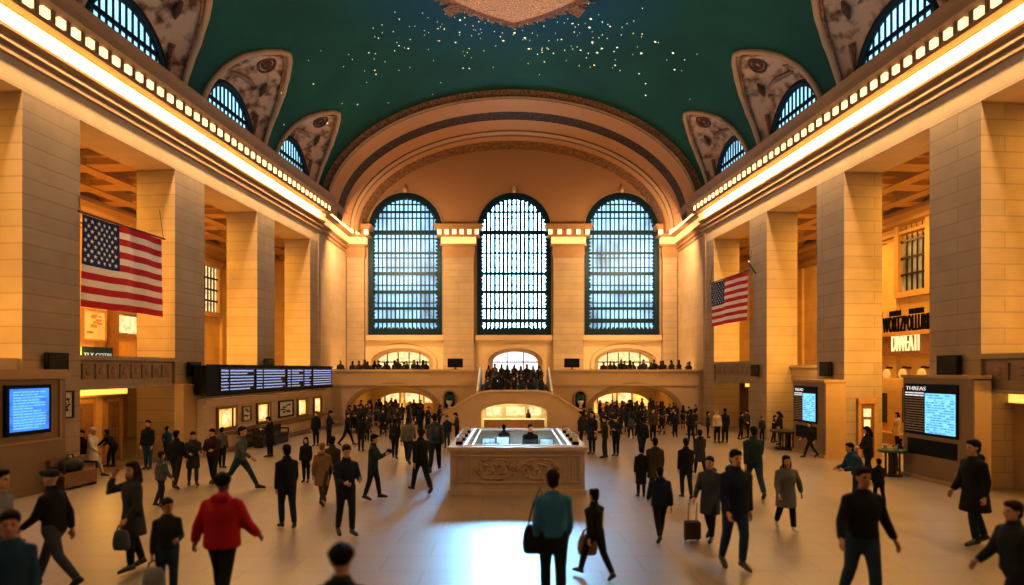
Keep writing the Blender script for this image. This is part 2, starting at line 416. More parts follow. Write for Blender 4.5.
# lunettes: small window, painted hood and rim, one each
ordn = {8.6: None, 15.3: 'nearest, at the top corner', 21.95: 'second nearest, tip cut off', 28.58: 'second from the far arch', 35.15: 'smallest, beside the far arch'}
for s in (-1, 1):
    for c in LUN[1:]:
        lab = 'arched lunette with painted hood above the %s cornice, %s' % (side_word[s], ordn[c])
        base = TS(s)((.1, c, 13.2))
        rt = root('lunette', base, lab, 'lunette window', 'lunettes along the %s cornice' % side_word[s])
        T = TS(s)
        # window outline and vault outline with matching parameter
        NP = 40; win = []; pet = []
        for i in range(NP+1):
            u = i/NP; a = PI*u
            wz = 13.95+2.1*math.sin(a) if 0 < a < PI else 13.95
            win.append(Vector(T((.12, c-2.1*math.cos(a), wz))))
        # petal polyline by arclength-ish
        pl = [(-w, d) for w, d in PET]+[(w, d) for w, d in PET[-2::-1]]
        seg = [0]
        for (w0, d0), (w1, d1) in zip(pl, pl[1:]): seg.append(seg[-1]+math.hypot(w1-w0, (d1-d0)*.2))
        def petp(u, k=1.0):
            L = u*seg[-1]
            for q in range(len(pl)-1):
                if seg[q] <= L <= seg[q+1]+1e-9:
                    f = (L-seg[q])/(seg[q+1]-seg[q]); w = pl[q][0]+(pl[q+1][0]-pl[q][0])*f; d = pl[q][1]+(pl[q+1][1]-pl[q][1])*f
                    break
            p = vault(c+w, R(d), s, k); return Vector(p)
        winb = [Vector(T((.12, c-2.1, 13.0)))]+win+[Vector(T((.12, c+2.1, 13.0)))]
        petb = [Vector(T((-.02, c-2.72, 13.0)))]+[petp(i/NP) for i in range(NP+1)]+[Vector(T((-.02, c+2.72, 13.0)))]
        mm = MB(); rg = []
        for q in range(9):
            f = q/8; rg.append([w.lerp(p, f)+(Vector((s*.25, 0, .1))*math.sin(PI*f)) for w, p in zip(winb, petb)])
        mm.rings(rg, 0, cap=False, closed=False)
        hood = mm.build('painted_hood', M_LUNE, rt, smooth=True, recalc=False)
        mm = MB(); mm.tube([petp(i/60, .995) for i in range(61)], .13, n=8); mm.build('rim', M_LEDGE, rt, smooth=True)
        mm = MB(); mm.tube([petb[i].lerp(winb[i], .1)+Vector((-s*.06, 0, -.02)) for i in range(1, NP+2)], .055, n=6); mm.build('inner_band', M_PINK, rt, smooth=True)
        mm = MB(); mm.tube([w+Vector((-s*.02, 0, 0)) for w in winb], .17, n=8); mm.build('window_frame', M_TEAL, rt, smooth=True)
        # pane + bars
        mm = MB(T); mm.plate([(c-2.1, 12.9)]+[(c-2.1*math.cos(PI*i/24), 13.95+2.1*math.sin(PI*i/24)) for i in range(25)]+[(c+2.1, 12.9)], [], lambda u, v, w: (w, u, v), .16, .2)
        mm.build('pane', M_DAYS, rt)
        mm = MB(T)
        for k in range(-6, 7):
            y = c+k*.32; h = 13.95+math.sqrt(max(0, 2.1**2-(k*.32)**2))
            mm.box(.10, .15, y-.035, y+.035, 12.9, h)
        for z in (15.0,):
            hw = 2.1 if z < 13.95 else math.sqrt(2.1**2-(z-13.95)**2)
            mm.box(.08, .15, c-hw, c+hw, z-.08, z+.08)
        mm.build('bars', M_TEAL, rt)
        # relief of the fresco: wreath, reclining limb shapes and a small wedge panel, lying on the hood
        def hp(u, f, off=.1):
            i0 = min(NP-1, int(u*NP)); fr = u*NP-i0; i0 += 1
            return winb[i0].lerp(winb[i0+1], fr).lerp(petb[i0].lerp(petb[i0+1], fr), f)+Vector((s*.25, 0, .1))*math.sin(PI*f)+Vector((-s*off, 0, -off*.9))
        mm = MB()
        mm.tube([hp(.515+.034*math.cos(a), .70+.12*math.sin(a), .0) for a in [2*PI*k/24 for k in range(25)]], .07, n=6)
        mm.tube([hp(.515+.016*math.cos(a), .70+.055*math.sin(a), .0) for a in [2*PI*k/12 for k in range(13)]], .09, n=6)
        mm.build('wreath_relief', M_RELIEF, rt, smooth=True)
        mm = MB(); mm.tube([hp(.40, .35), hp(.47, .30), hp(.54, .36), hp(.59, .44)], [.05, .10, .12, .05], n=6); mm.build('figure_relief', M_RELIEF2, rt, smooth=True)
        mm = MB(); mm.tube([hp(.60, .66), hp(.63, .60), hp(.66, .55)], [.05, .15, .04], n=6); mm.build('figure_relief', M_RELIEF, rt, smooth=True)
        mm = MB(); mm.tube([hp(.30, .6), hp(.36, .58), hp(.41, .55)], [.04, .1, .03], n=6); mm.build('figure_relief', M_RELIEF2, rt, smooth=True)
        for (ua, ub) in ((.90, .76), (.10, .24)):
            mm = MB(); mm.tube([hp(ua, .55, .06), hp(ub, .55, .06)], [.03, .12], n=4); mm.build('wedge_panel', M_PINK, rt)

# side walls: header over the openings, piers, cornice
tn = 0
for s in (-1, 1):
    T = TS(s); w = side_word[s]
    mb = MB(T)
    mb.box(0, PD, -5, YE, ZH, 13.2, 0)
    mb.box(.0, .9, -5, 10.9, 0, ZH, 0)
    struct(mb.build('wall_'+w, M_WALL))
    for (a, b), lab in zip(PIERS[s], pier_lab[s]):
        mb = MB(T); mb.box(0, PD, a, b, 0, ZH)
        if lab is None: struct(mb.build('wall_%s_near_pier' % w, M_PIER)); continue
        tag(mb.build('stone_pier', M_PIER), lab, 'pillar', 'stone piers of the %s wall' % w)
    # cornice
    prof = [(0.05, 11.82), (-.10, 11.86), (-.10, 11.96), (-.03, 12.0), (-.03, 12.08), (-.16, 12.12), (-.16, 12.2), (-.06, 12.26), (-.06, 12.36), (-.24, 12.42), (-.26, 12.5),
            (-.12, 12.5), (-.12, 12.92), (-.62, 12.95), (-.62, 13.08), (-.45, 13.1), (-.45, 13.46), (-.82, 13.5), (-.86, 13.72), (-.95, 13.95), (.05, 13.95)]
    tn += 1
    mb = MB(T); mb.prism(prof, lambda u, v, t: (u, t, v), -5, YE+.25, n=1)
    co = mb.build('trim_%d' % tn, mat('cornice_stone', (.34, .21, .12), .6, noise=.15, nscale=2)); struct(co)
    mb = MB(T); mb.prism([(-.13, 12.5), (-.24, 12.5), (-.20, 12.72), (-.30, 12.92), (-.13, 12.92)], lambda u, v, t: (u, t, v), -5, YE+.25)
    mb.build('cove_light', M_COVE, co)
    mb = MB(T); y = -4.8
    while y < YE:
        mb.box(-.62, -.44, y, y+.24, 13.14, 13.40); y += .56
    o = mb.build('glowing_dentil', M_DENTGLOW, co); o['kind'] = 'stuff'  # bright dentil blocks, their lit look put in as glow
    mb = MB(T); y = -4.8+.33
    while y < YE:
        mb.box(-.58, -.44, y-.02, y+.14, 13.08, 13.47); y += .56
    o = mb.build('dentil', M_BROWN, co); o['kind'] = 'stuff'
    # bay at the far end: side wall, cornice return
    xa = AX(YE)+.25
    mb = MB(); mb.box(s*xa, s*(xa+.4), YE-.1, YB+.5, 0, 13.3); struct(mb.build('wall_%s_bay' % w, M_WALL))
    mb = MB(); mb.box(s*(AX(YE)-.02), s*(xa+.2), YE-.35, YE+.1, 0, 11.9); struct(mb.build('wall_%s_bay_corner' % w, M_PIER))
    tn += 1
    F = lambda u, v, t: (s*(xa+u), t, v)
    mb = MB(); mb.prism(prof, F, YE-.35, YB-.1)
    co = mb.build('trim_%d' % tn, MATS['cornice_stone']); struct(co)
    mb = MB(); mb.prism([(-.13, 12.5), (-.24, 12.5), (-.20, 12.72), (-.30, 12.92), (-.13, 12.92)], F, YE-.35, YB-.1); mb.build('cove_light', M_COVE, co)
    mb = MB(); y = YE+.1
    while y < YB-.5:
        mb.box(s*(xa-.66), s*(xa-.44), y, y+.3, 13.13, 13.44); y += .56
    o = mb.build('glowing_dentil', M_DENTGLOW, co); o['kind'] = 'stuff'

# end of hall behind the camera
mb = MB(); mb.box(-18, 18, -5.6, -5.2, 0, 21); struct(mb.build('wall_back', M_WALL))

# ------------------------------------------------------------------ far arch
aE = AX(YE)
def ring(y, k, n=72):
    return [((aE+.15-k)*math.cos(PI*i/n)*-1, y, 13.1+(7.45-k)*math.sin(PI*i/n)) for i in range(n+1)]
segs = [((38.75, -.30), (38.75, .02), M_LEDGE), ((38.75, .02), (38.85, .56), M_PINK), ((38.85, .56), (38.7, .60), M_BROWN), ((38.7, .60), (38.75, .72), M_LEDGE),
        ((38.95, .66), (40.7, .72), M_UPPER), ((40.7, .70), (42.0, .70), M_CARVED), ((42.0, .72), (43.7, .76), M_UPPER),
        ((43.7, .72), (43.7, .86), M_BROWN), ((43.7, .86), (44.2, .90), M_LEDGE), ((44.2, .9), (44.25, 1.0), M_BROWN), ((44.25, 1.0), (45.0, 1.02), M_UPPER), ((45.0, 1.02), (46.5, 1.12), M_CARVE)]
tn += 1
rt = struct(root('trim_%d' % tn, (0, 39, 13.1)))
for (p, q, m) in segs:
    mb = MB(); mb.rings([ring(*p), ring(*q)], cap=False, closed=False)
    mb.build('arch_band', m, rt, smooth=True, recalc=False)
# far wall with window holes
def arch(cx, hw, z0, zs, rise, n=20):
    return [(cx-hw, z0)]+[(cx-hw*math.cos(PI*i/n), zs+rise*math.sin(PI*i/n)) for i in range(n+1)]+[(cx+hw, z0)]
WIN = [(-7.76, 2.69), (XC+.03, 2.69), (7.98, 2.72)]
holes = [arch(c, h, 5.95, 13.6, 2.72) for c, h in WIN]
SM = [(-8.0, 2.25, 'side'), (XC+.12, 2.0, 'mid'), (8.25, 2.25, 'side')]
holes += [arch(c, h, 2.35, 4.0 if k == 'side' else 4.0, 1.0) for c, h, k in SM]
holes += [arch(-7.85, 2.1, .0, .9, .85), arch(8.05, 2.1, .0, .9, .85)]
mb = MB(); out = [(-12.4, -.2)]+[(12.4, -.2), (12.4, 13.1)]+[(12.3*math.cos(PI*i/40), 13.1+7.2*math.sin(PI*i/40)) for i in range(1, 40)]+[(-12.4, 13.1)]
for h in holes:
    if h[0][1] == 0: h[0] = (h[0][0], .0); h[-1] = (h[-1][0], .0)
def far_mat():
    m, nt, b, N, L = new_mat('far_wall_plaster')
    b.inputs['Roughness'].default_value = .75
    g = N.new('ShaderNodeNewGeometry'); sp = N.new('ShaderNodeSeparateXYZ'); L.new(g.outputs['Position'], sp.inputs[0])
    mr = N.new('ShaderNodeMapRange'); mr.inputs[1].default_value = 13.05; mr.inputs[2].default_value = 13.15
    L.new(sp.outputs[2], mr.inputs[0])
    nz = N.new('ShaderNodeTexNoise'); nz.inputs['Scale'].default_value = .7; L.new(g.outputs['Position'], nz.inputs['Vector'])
    mx = N.new('ShaderNodeMix'); mx.data_type = 'RGBA'; mx.inputs[6].default_value = (.56, .43, .29, 1); mx.inputs[7].default_value = (.36, .21, .125, 1)  # upper wall painted darker, standing for its lack of light
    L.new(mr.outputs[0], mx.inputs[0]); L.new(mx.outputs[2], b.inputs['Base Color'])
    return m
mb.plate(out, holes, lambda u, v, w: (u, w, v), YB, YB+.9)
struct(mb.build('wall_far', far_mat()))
# pilasters with lit capitals
def pilaster(x0, x1, label, yo=.45):
    rt = root('pilaster', ((x0+x1)/2, YB, 2.4), label, 'pilaster', 'pilasters of the far window wall')
    mb = MB(); mb.box(x0, x1, YB-yo, YB+.05, 2.4, 11.6); mb.build('shaft', M_PIER, rt)
    e = lambda k: (x0-k, x1+k, YB-yo-k, YB+.05)
    mb = MB(); mb.box(*e(.03), 11.5, 11.62); mb.box(*e(.10), 11.75, 11.86); mb.box(*e(.06), 11.62, 12.3); mb.box(*e(.22), 12.3, 12.45); mb.box(*e(.45), 12.95, 13.05); mb.box(*e(.30), 13.05, 13.45); mb.box(*e(.55), 13.45, 13.62); mb.box(*e(.62), 13.62, 13.8)
    mb.build('capital', MATS['cornice_stone'], rt)
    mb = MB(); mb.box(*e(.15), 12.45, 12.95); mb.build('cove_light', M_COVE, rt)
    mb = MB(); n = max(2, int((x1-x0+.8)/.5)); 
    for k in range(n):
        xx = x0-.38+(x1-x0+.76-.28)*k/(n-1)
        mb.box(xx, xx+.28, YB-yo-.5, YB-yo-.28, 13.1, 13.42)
    mb.build('glowing_dentil', M_DENTGLOW, rt)  # dentil blocks of the capital, lit look given by emission
pilaster(-4.95, -2.75, 'tall pilaster with lit capital between the left and middle arched windows')
pilaster(2.98, 5.15, 'tall pilaster with lit capital between the middle and right arched windows')
pilaster(-11.9, -10.65, 'corner pilaster with lit capital left of the left arched window')
pilaster(10.85, 11.9, 'corner pilaster with lit capital right of the right arched window')

# big windows
for wi, (c, h) in enumerate(WIN):
    rt = struct(root('window_%d' % (wi+1), (c, YB, 5.95)))
    mb = MB(); mb.plate(arch(c, h, 5.95, 13.6, 2.72), [], lambda u, v, w: (u, w, v), YB+.5, YB+.54)
    mb.build('pane', M_DAYC if wi == 1 else M_DAY, rt)
    mb = MB(); mb.plate(arch(c, h, 5.95, 13.6, 2.72, 30), [arch(c, h-.36, 6.4, 13.6, 2.3, 30)], lambda u, v, w: (u, w, v), YB+.08, YB+.42)
    z = 6.2
    while z < 13.6:                       # scalloped ironwork along the frame
        for sx in (-1, 1):
            mb.ell((c+sx*(h-.36), YB+.16, z), (.13, .08, .10), n=6, k=4)
        z += .27
    for k in range(int(2*h/.3)): mb.ell((c-h+.3+k*.3, YB+.12, 6.4), (.1, .08, .13), n=6, k=4)
    for k in range(1, 24):
        a = PI*k/24; mb.ell((c-(h-.38)*math.cos(a), YB+.16, 13.6+2.3*math.sin(a)), (.12, .08, .12), n=6, k=4)
    mb.build('window_frame', M_TEAL, rt)
    mb = MB(); nb = 15
    for k in range(1, nb):
        x = c-h+.36+(2*h-.72)*k/nb; hh = 13.6+2.5*math.sqrt(max(0, 1-((x-c)/(h-.2))**2))
        t = (.09 if k % 2 else .08) if wi == 1 else (.05 if k % 2 else .035)
        mb.box(x-t, x+t, YB+.30, YB+.38, 6.2, hh)
    for z, t in ((13.45, .22), (13.0, .05), (11.95, .10), (11.6, .04), (10.9, .04), (10.45, .16), (9.6, .05), (9.1, .17), (8.3, .05), (7.9, .14), (7.0, .22), (14.5, .05), (14.95, .1), (15.5, .05)):
        hw = h-.2 if z < 13.6 else (h-.2)*math.sqrt(max(0, 1-((z-13.6)/2.6)**2))
        mb.box(c-hw, c+hw, YB+.26, YB+.40, z-t*.7, z+t*.7)
    mb.build('mullion_grid', M_TEAL, rt)
    mb = MB(); mb.box(c-h-.12, c+h+.12, YB-.35, YB+.1, 5.55, 5.92); mb.box(c-h-.05, c+h+.05, YB-.2, YB+.1, 5.4, 5.55); mb.build('window_sill', M_PLAIN, rt)
    mb = MB(); mb.plate(arch(c, h+.12, 5.92, 13.6, 2.86, 30), [arch(c, h, 5.93, 13.6, 2.72, 30)], lambda u, v, w: (u, w, v), YB-.06, YB+.05); mb.build('window_molding', M_DARKST, rt)
# keystone finials of the windows
    mb = MB(); mb.tube([(c, YB-.1, 16.3), (c, YB-.25, 16.45), (c, YB-.25, 16.7)], [.12, .16, .06]); mb.build('keystone', M_PLAIN, rt)

# lower arched glazed doors on the balcony
for i, (c, h, k) in enumerate(SM):
    rt = struct(root('window_%d' % (i+4), (c, YB+.3, 2.4)))
    mb = MB(); mb.plate(arch(c, h-.35 if k == 'side' else h-.3, 2.4, 4.0, .75), [], lambda u, v, w: (u, w, v), YB+.8, YB+.84)
    mb.build('pane', M_CREAM if k == 'side' else M_DOORL, rt)
    mb = MB(); mb.plate(arch(c, h+.02, 2.38, 4.0, 1.02), [arch(c, h-.35, 2.39, 4.0, .75)], lambda u, v, w: (u, w, v), YB+.7, YB+.78); mb.build('window_frame', M_PLAIN, rt)
    mb = MB()
    for x in ((-.6, 0.6) if k == 'mid' else (-1.2, -.4, .4, 1.2)): mb.box(c+x-.03, c+x+.03, YB+.7, YB+.79, 2.4, 4.7)
    mb.box(c-h+.3, c+h-.3, YB+.7, YB+.79, 3.95, 4.02)
    mb.build('mullion_grid', M_TEAL, rt)
    mb = MB(); mb.plate(arch(c, h+.28, 2.35, 4.0, 1.28), [arch(c, h, 2.36, 4.0, 1.0)], lambda u, v, w: (u, w, v), YB-.12, YB+.05); mb.build('window_molding', M_PLAIN, rt)
# ------------------------------------------------------------------ balcony, stairs
def text_geo(s, size, align='LEFT'):
    cu = bpy.data.curves.new('t', 'FONT'); cu.body = s; cu.size = size; cu.align_x = align; cu.extrude = size*.04; cu.resolution_u = 2
    o = bpy.data.objects.new('t', cu); COL.objects.link(o); bpy.context.view_layer.update()
    me = bpy.data.meshes.new_from_object(o.evaluated_get(bpy.context.evaluated_depsgraph_get()))
    vs = [v.co.copy() for v in me.vertices]; fs = [tuple(p.vertices) for p in me.polygons]
    bpy.data.objects.remove(o); bpy.data.curves.remove(cu); bpy.data.meshes.remove(me)
    return vs, fs
YF = 39.8
bal = {}
for s, cx in ((-1, -7.36), (1, 7.62)):
    w = side_word[s]
    x0, x1 = (-12.3, -1.9) if s < 0 else (2.16, 12.3)
    ar = arch(cx, 2.75, 0, .85, 1.55)
    # outline runs round the arch so that the arch opens at the floor
    mb = MB(); mb.plate([(x0, 0)]+ar+[(x1, 0), (x1, 3.36), (x0, 3.36)], [], lambda u, v, t: (u, t, v), YF, YF+.45)
    mb.box(x0, x1, YF-.10, YF+.05, 2.42, 2.56)
    mb.box(x0, x1, YF-.05, YF+.02, 2.56, 2.66)
    mb.box(x0, x1, YF-.12, YF+.55, 3.30, 3.44)
    wl = mb.build('wall_balcony_'+w, M_PLAIN); struct(wl); bal[s] = wl
    mb = MB(); mb.plate(arch(cx, 3.0, .0, .85, 1.78), [arch(cx, 2.75, .01, .85, 1.55)], lambda u, v, t: (u, t, v), YF-.07, YF+.02); mb.build('arch_molding', M_DARKST, wl)
    mb = MB(); mb.box(x0, x1, YF+.45, YB, 2.42, 2.5); struct(mb.build('floor_balcony_'+w, M_PLAIN))
    # passage under the balcony
    mb = MB()
    for e in (-1, 1): mb.box(cx+e*2.85-.08, cx+e*2.85+.08, YF+.45, YB, 0, 2.42)
    struct(mb.build('wall_passage_'+w, M_AISLE))
    mb = MB(); mb.box(cx-5, cx+5, 51, 51.3, 0, 3.0); struct(mb.build('wall_passage_back_'+w, M_SHOPGLOW))
    mb = MB(); mb.box(cx-5, cx+5, YB+.9, 51, 2.3, 2.4); struct(mb.build('ceiling_passage_'+w, M_AISLE))
    # lit stalls at the back of the passage
    for k in range(3):
        xx = cx-1.9+k*1.5
        st = root('market_stall', (xx, 49.6, 0), 'lit stall at the back of the %s passage, %s of three' % (w, ('leftmost', 'middle one', 'rightmost')[k]), 'stall', 'stalls behind the %s balcony arch' % w)
        mb = MB(); mb.box(xx-.55, xx+.55, 49.4, 49.9, 0, .85); mb.build('counter', M_WOODL, st)
        mb = MB(); mb.box(xx-.55, xx+.55, 49.85, 49.9, .95, 1.65); mb.build('lit_panel', M_CREAM, st)
        mb = MB(); mb.box(xx-.6, xx-.55, 49.4, 49.9, .85, 1.75); mb.box(xx+.55, xx+.6, 49.4, 49.9, .85, 1.75); mb.box(xx-.6, xx+.6, 49.4, 49.9, 1.7, 1.78); mb.build('frame', M_WOOD, st)
mb = MB(); mb.box(-1.9, 2.16, YF+.1, YB, 2.3, 2.5); struct(mb.build('floor_balcony_middle', M_PLAIN))

YS = 35.9; ZL = 1.6
top = [(-5.3, .12), (-4.9, .32), (-2.3, 1.86), (-1.75, 2.10), (-1.2, 2.18), (1.45, 2.18), (2.0, 2.10), (2.55, 1.86), (5.15, .32), (5.55, .12)]
ar = arch(XC, 1.85, 0, 1.0, .52)
mb = MB(); mb.plate([(-5.3, 0)]+ar+[(5.55, 0)]+top[::-1][0:], [], lambda u, v, t: (u, t, v), YS, YS+.35)
sw = mb.build('wall_stair_front', M_PLAIN); struct(sw)
mb = MB()
for (p, q) in zip(top, top[1:]):
    mb.add([(p[0], YS-.08, p[1]), (q[0], YS-.08, q[1]), (q[0], YS+.43, q[1]), (p[0], YS+.43, p[1]), (p[0], YS-.08, p[1]+.1), (q[0], YS-.08, q[1]+.1), (q[0], YS+.43, q[1]+.1), (p[0], YS+.43, p[1]+.1)],
           [(0, 1, 2, 3), (4, 7, 6, 5), (0, 4, 5, 1), (2, 6, 7, 3), (1, 5, 6, 2), (0, 3, 7, 4)])
mb.build('coping', mat('pale_coping', (.66, .50, .36), .5, noise=.1), sw)
mb = MB(); mb.plate(arch(XC, 2.02, 0, 1.0, .70), [arch(XC, 1.85, .01, 1.0, .52)], lambda u, v, t: (u, t, v), YS-.06, YS+.02); mb.box(XC-.12, XC+.12, YS-.1, YS, 1.5, 1.95); mb.build('arch_molding', M_PLAIN, sw)
# steps and landing
mb = MB(); mb.box(-1.95, 2.2, YS+.35, 37.4, ZL-.1, ZL)
ns = 7
for k in range(ns): mb.box(-1.95, 2.2, 37.4+k*.35, YF+.12, ZL+(k)*.13, ZL+(k+1)*.128)
for e in (-1, 1):
    for k in range(9):
        xa, xb = XC+e*(2.05+k*.36), XC+e*(2.05+(k+1)*.36); z = ZL-(k+1)*.16
        mb.box(min(xa, xb), max(xa, xb), YS+.35, 37.3, 0, max(.05, z))
struct(mb.build('floor_staircase', M_PLAIN))
for e in (-1, 1):
    x = XC+.03+e*2.12
    mb = MB(); mb.prism([(37.35, 0), (YF, 0), (YF, 3.2), (37.35, 2.12)], lambda u, v, t: (t, u, v), x-.12, x+.12); struct(mb.build('wall_stair_cheek_'+side_word[e], M_PLAIN))
    bl = root('balustrade', (x, 38.4, 2.4), 'white sloping balustrade on the %s side of the crowded central stairs' % side_word[e], 'balustrade', 'balustrades of the central stairs')
    mb = MB()
    mb.tube([(x, 36.7, 2.15), (x, 37.35, 2.45), (x, YF, 3.55)], .06, n=6); mb.build('handrail', M_WHITE, bl)
    for k in range(7):
        y = 36.9+k*.42; zt = 2.25+(y-36.9)*.44; zb = 2.1+max(0, y-37.35)*.44-.02
        mb = MB(); mb.lathe([(.07, min(zb, zt-.3)), (.13, zt-.22), (.07, zt-.08), (.11, zt+.02)], x, y, 8); mb.build('baluster', M_WHITE, bl, smooth=True)
# room seen through the arch under the landing
mb = MB(); mb.box(-2.2, 2.45, 37.35, 37.4, 0, 1.5); struct(mb.build('wall_stair_shop', emit('stair_shop_wall', (1, .62, .20), .8, .35, 1.2)))
sc_ = root('shop_counter', (XC, 36.95, 0), 'bright shop counter inside the arch under the central stairs', 'counter')
mb = MB(); mb.box(-1.6, 1.85, 36.7, 37.1, 0, .55); mb.build('counter_base', M_WOODL, sc_)
mb = MB(); mb.box(-1.65, 1.9, 36.65, 37.15, .55, .6); mb.build('counter_top', M_CREAM, sc_)
for k, (x0, x1) in enumerate(((-1.5, -.6), (-.35, .75), (1.0, 1.7))):
    mb = MB(); mb.box(x0, x1, 37.28, 37.34, .75, 1.25); mb.build('lit_panel', M_CREAM, sc_)
# niches with greenery either side of the stairs
for e, px in ((-1, -3.88), (1, 4.25)):
    nr = root('arched_niche', (px, YF, 1.0), 'small arched niche with green foliage and white urn, %s of the central stairs' % side_word[e], 'niche', 'niches beside the central stairs')
    mb = MB(); mb.plate(arch(px, .42, 1.0, 1.75, .42), [arch(px, .32, 1.06, 1.75, .32)], lambda u, v, t: (u, t, v), YF-.1, YF+.02); mb.build('niche_frame', M_DARKST, nr)
    mb = MB(); mb.plate(arch(px, .33, 1.05, 1.75, .33), [], lambda u, v, t: (u, t, v), YF-.03, YF-.01); mb.build('niche_back', M_BLACK, nr)
    mb = MB(); rr = random.Random(e)
    for k in range(26):
        x = px+rr.uniform(-.24, .24); z = 1.5+rr.uniform(-.05, .4); mb.ell((x, YF-.08, z), (.07, .04, .05), n=6, k=4)
    mb.build('foliage', M_LEAF, nr)
    mb = MB(); mb.lathe([(.08, 1.06), (.12, 1.1), (.06, 1.2), (.17, 1.32), (.2, 1.46), (.17, 1.5)], px, YF-.12, 12); mb.build('urn', M_WHITE, nr, smooth=True)

# ------------------------------------------------------------------ aisles behind the piers
def bw(px, py, d):                         # depth and height of a sight line on the plane d of the left wall (px mirrored for the right)
    r = (512-px)/640; y = (14.92+NX*d-r*NY*d)/(r+.0825); return y, CAMH+(370-py)/640*(y+NY*d)
DB = 7.5
for s in (-1, 1):
    T = TS(s); w = side_word[s]
    mb = MB(T); mb.box(DB, DB+.4, 5, 46, 0, 12); struct(mb.build('wall_%s_aisle' % w, M_AISLE))
    mb = MB(T); mb.box(PD, DB, 45.6, 46, 0, 12); struct(mb.build('wall_%s_aisle_end' % w, M_AISLE))
    # coffered ceiling
    mb = MB(T); mb.box(PD-.3, DB, 5, 46, 11.75, 11.9, 1)
    y = 6.0
    while y < 46:
        mb.box(PD-.3, DB, y, y+.9, 11.25, 11.75, 0); mb.box(PD-.3, DB, y+.9, y+1.15, 11.5, 11.75, 0); mb.box(PD-.3, DB, y-.25, y, 11.5, 11.75, 0); y += 2.6
    for d in (PD-.3, 3.4, 5.3, 6.9):
        mb.box(d, d+.6, 5, 46, 11.2, 11.75, 0)
    struct(mb.build('ceiling_%s_aisle' % w, [M_COFFER, M_COFDARK]))
    tn += 1
    mb = MB(T); mb.prism([(DB, 10.0), (DB-.12, 10.03), (DB-.12, 10.15), (DB-.3, 10.2), (DB-.3, 10.35), (DB-.15, 10.4), (DB-.15, 10.6), (DB-.5, 10.7), (DB-.5, 10.9), (DB-.8, 11.05), (DB-.8, 11.25), (DB, 11.25)], lambda u, v, t: (u, t, v), 5, 45.6)
    struct(mb.build('trim_%d' % tn, M_COFFER))
    # pilaster strips on the aisle back wall
    mb = MB(T)
    for y in range(8, 46, 3): mb.box(DB-.18, DB, y, y+.7, 0, 10.0)
    struct(mb.build('wall_%s_aisle_strips' % w, M_AISLE))
# galleries and their parapets
def parapet(s, y0, y1, zb, label_side, panels=8):
    T = TS(s)
    mb = MB(T); mb.box(.12, .55, y0, y1, zb, 3.72); mb.box(-.02, .7, y0, y1, 3.72, 3.86); mb.box(.02, .6, y0, y1, zb, zb+.1)
    o = mb.build('wall_%s_parapet' % label_side, M_PIER); struct(o)
    mb = MB(T); h0, h1 = 3.12, 3.6; n = panels; L = (y1-y0-.3)/n
    for k in range(n):
        a = y0+.15+k*L
        mb.box(.06, .14, a+.04, a+L-.04, h0, h1)
        mb.ell((.06, a+L/2, (h0+h1)/2), (.06, .16, .14), n=8, k=4)
    mb.build('frieze_panels', M_DARKST, o)
parapet(-1, 19.7, 24.5, 2.78, 'left')
parapet(1, 12.9, 18.3, 2.75, 'right', 7)
parapet(1, 32.9, 37.5, 2.7, 'right_far', 7)
mb = MB(TS(-1)); mb.box(.12, .5, 26.5, 31.05, 0, 3.6); mb.box(.12, .5, 32.9, 37.5, 0, 3.6); mb.box(.12, .5, 12.9, 17.6, 0, 3.72); struct(mb.build('wall_left_ticket_back', M_WALL))
for s, a, b in ((-1, 12.9, 45.6), (1, 10, 18.3), (1, 32.9, 45.6)):
    mb = MB(TS(s)); mb.box(.5, DB, a, b, 2.95, 3.15); struct(mb.build('floor_%s_gallery' % side_word[s], M_PLAIN))
# small gallery sill across the open bay, right
mb = MB(TS(1)); mb.box(PD-.3, PD+.3, 26.7, 31.05, 2.85, 3.5); mb.box(PD-.4, PD+.4, 26.7, 31.05, 3.5, 3.62); struct(mb.build('wall_right_sill', M_WALL))

# door recesses under the galleries
dn = 0
def doors(s, y0, y1, ztop, spec, d0=2.1):
    global dn
    T = TS(s)
    mb = MB(T); mb.box(d0, d0+.2, y0, y1, 0, ztop+.2); struct(mb.build('wall_%s_recess' % side_word[s], M_AISLE))
    mb = MB(T); mb.box(.2, d0, y0, y1, ztop, ztop+.12); struct(mb.build('ceiling_%s_recess' % side_word[s], M_AISLE))
    lt = root('light_trough', T((d0-.2, (y0+y1)/2, ztop-.3)), 'long amber light trough above the %s doors' % ('left' if s < 0 else ('near right' if y0 < 20 else 'far right')), 'light')
    mb = MB(T); mb.box(d0-.25, d0-.02, y0+.1, y1-.1, ztop-.28, ztop-.02); mb.build('diffuser', M_AMBER, lt)
    mb = MB(T); mb.box(d0-.3, d0, y0+.05, y1-.05, ztop-.34, ztop-.28); mb.build('tray', M_WOODL, lt)
    for (a, b) in spec:
        dn += 1
        dr = struct(root('door_%d' % dn, T((d0-.1, (a+b)/2, 0))))
        h = ztop-.42
        mb = MB(T); mb.box(d0-.14, d0, a, a+.12, 0, h); mb.box(d0-.14, d0, b-.12, b, 0, h); mb.box(d0-.14, d0, a, b, h-.14, h); mb.build('door_frame', M_WOODL, dr)
        mid = (a+b)/2
        mb = MB(T); mb.box(d0-.08, d0-.02, a+.12, b-.12, 0, h-.14); mb.box(d0-.11, d0-.08, mid-.02, mid+.02, 0, h-.14)
        for (p, q) in ((a+.2, mid-.08), (mid+.08, b-.2)):
            mb.box(d0-.10, d0-.08, p, q, .2, .9); mb.box(d0-.10, d0-.08, p, q, 1.05, h-.3)
        mb.build('door_leaf', M_WOOD, dr)
        mb = MB(T)
        for e in (-.08, .08): mb.tube([(d0-.16, mid+e, .9), (d0-.16, mid+e, 1.25)], .018, n=6)
        mb.build('door_handle', M_STEEL, dr)
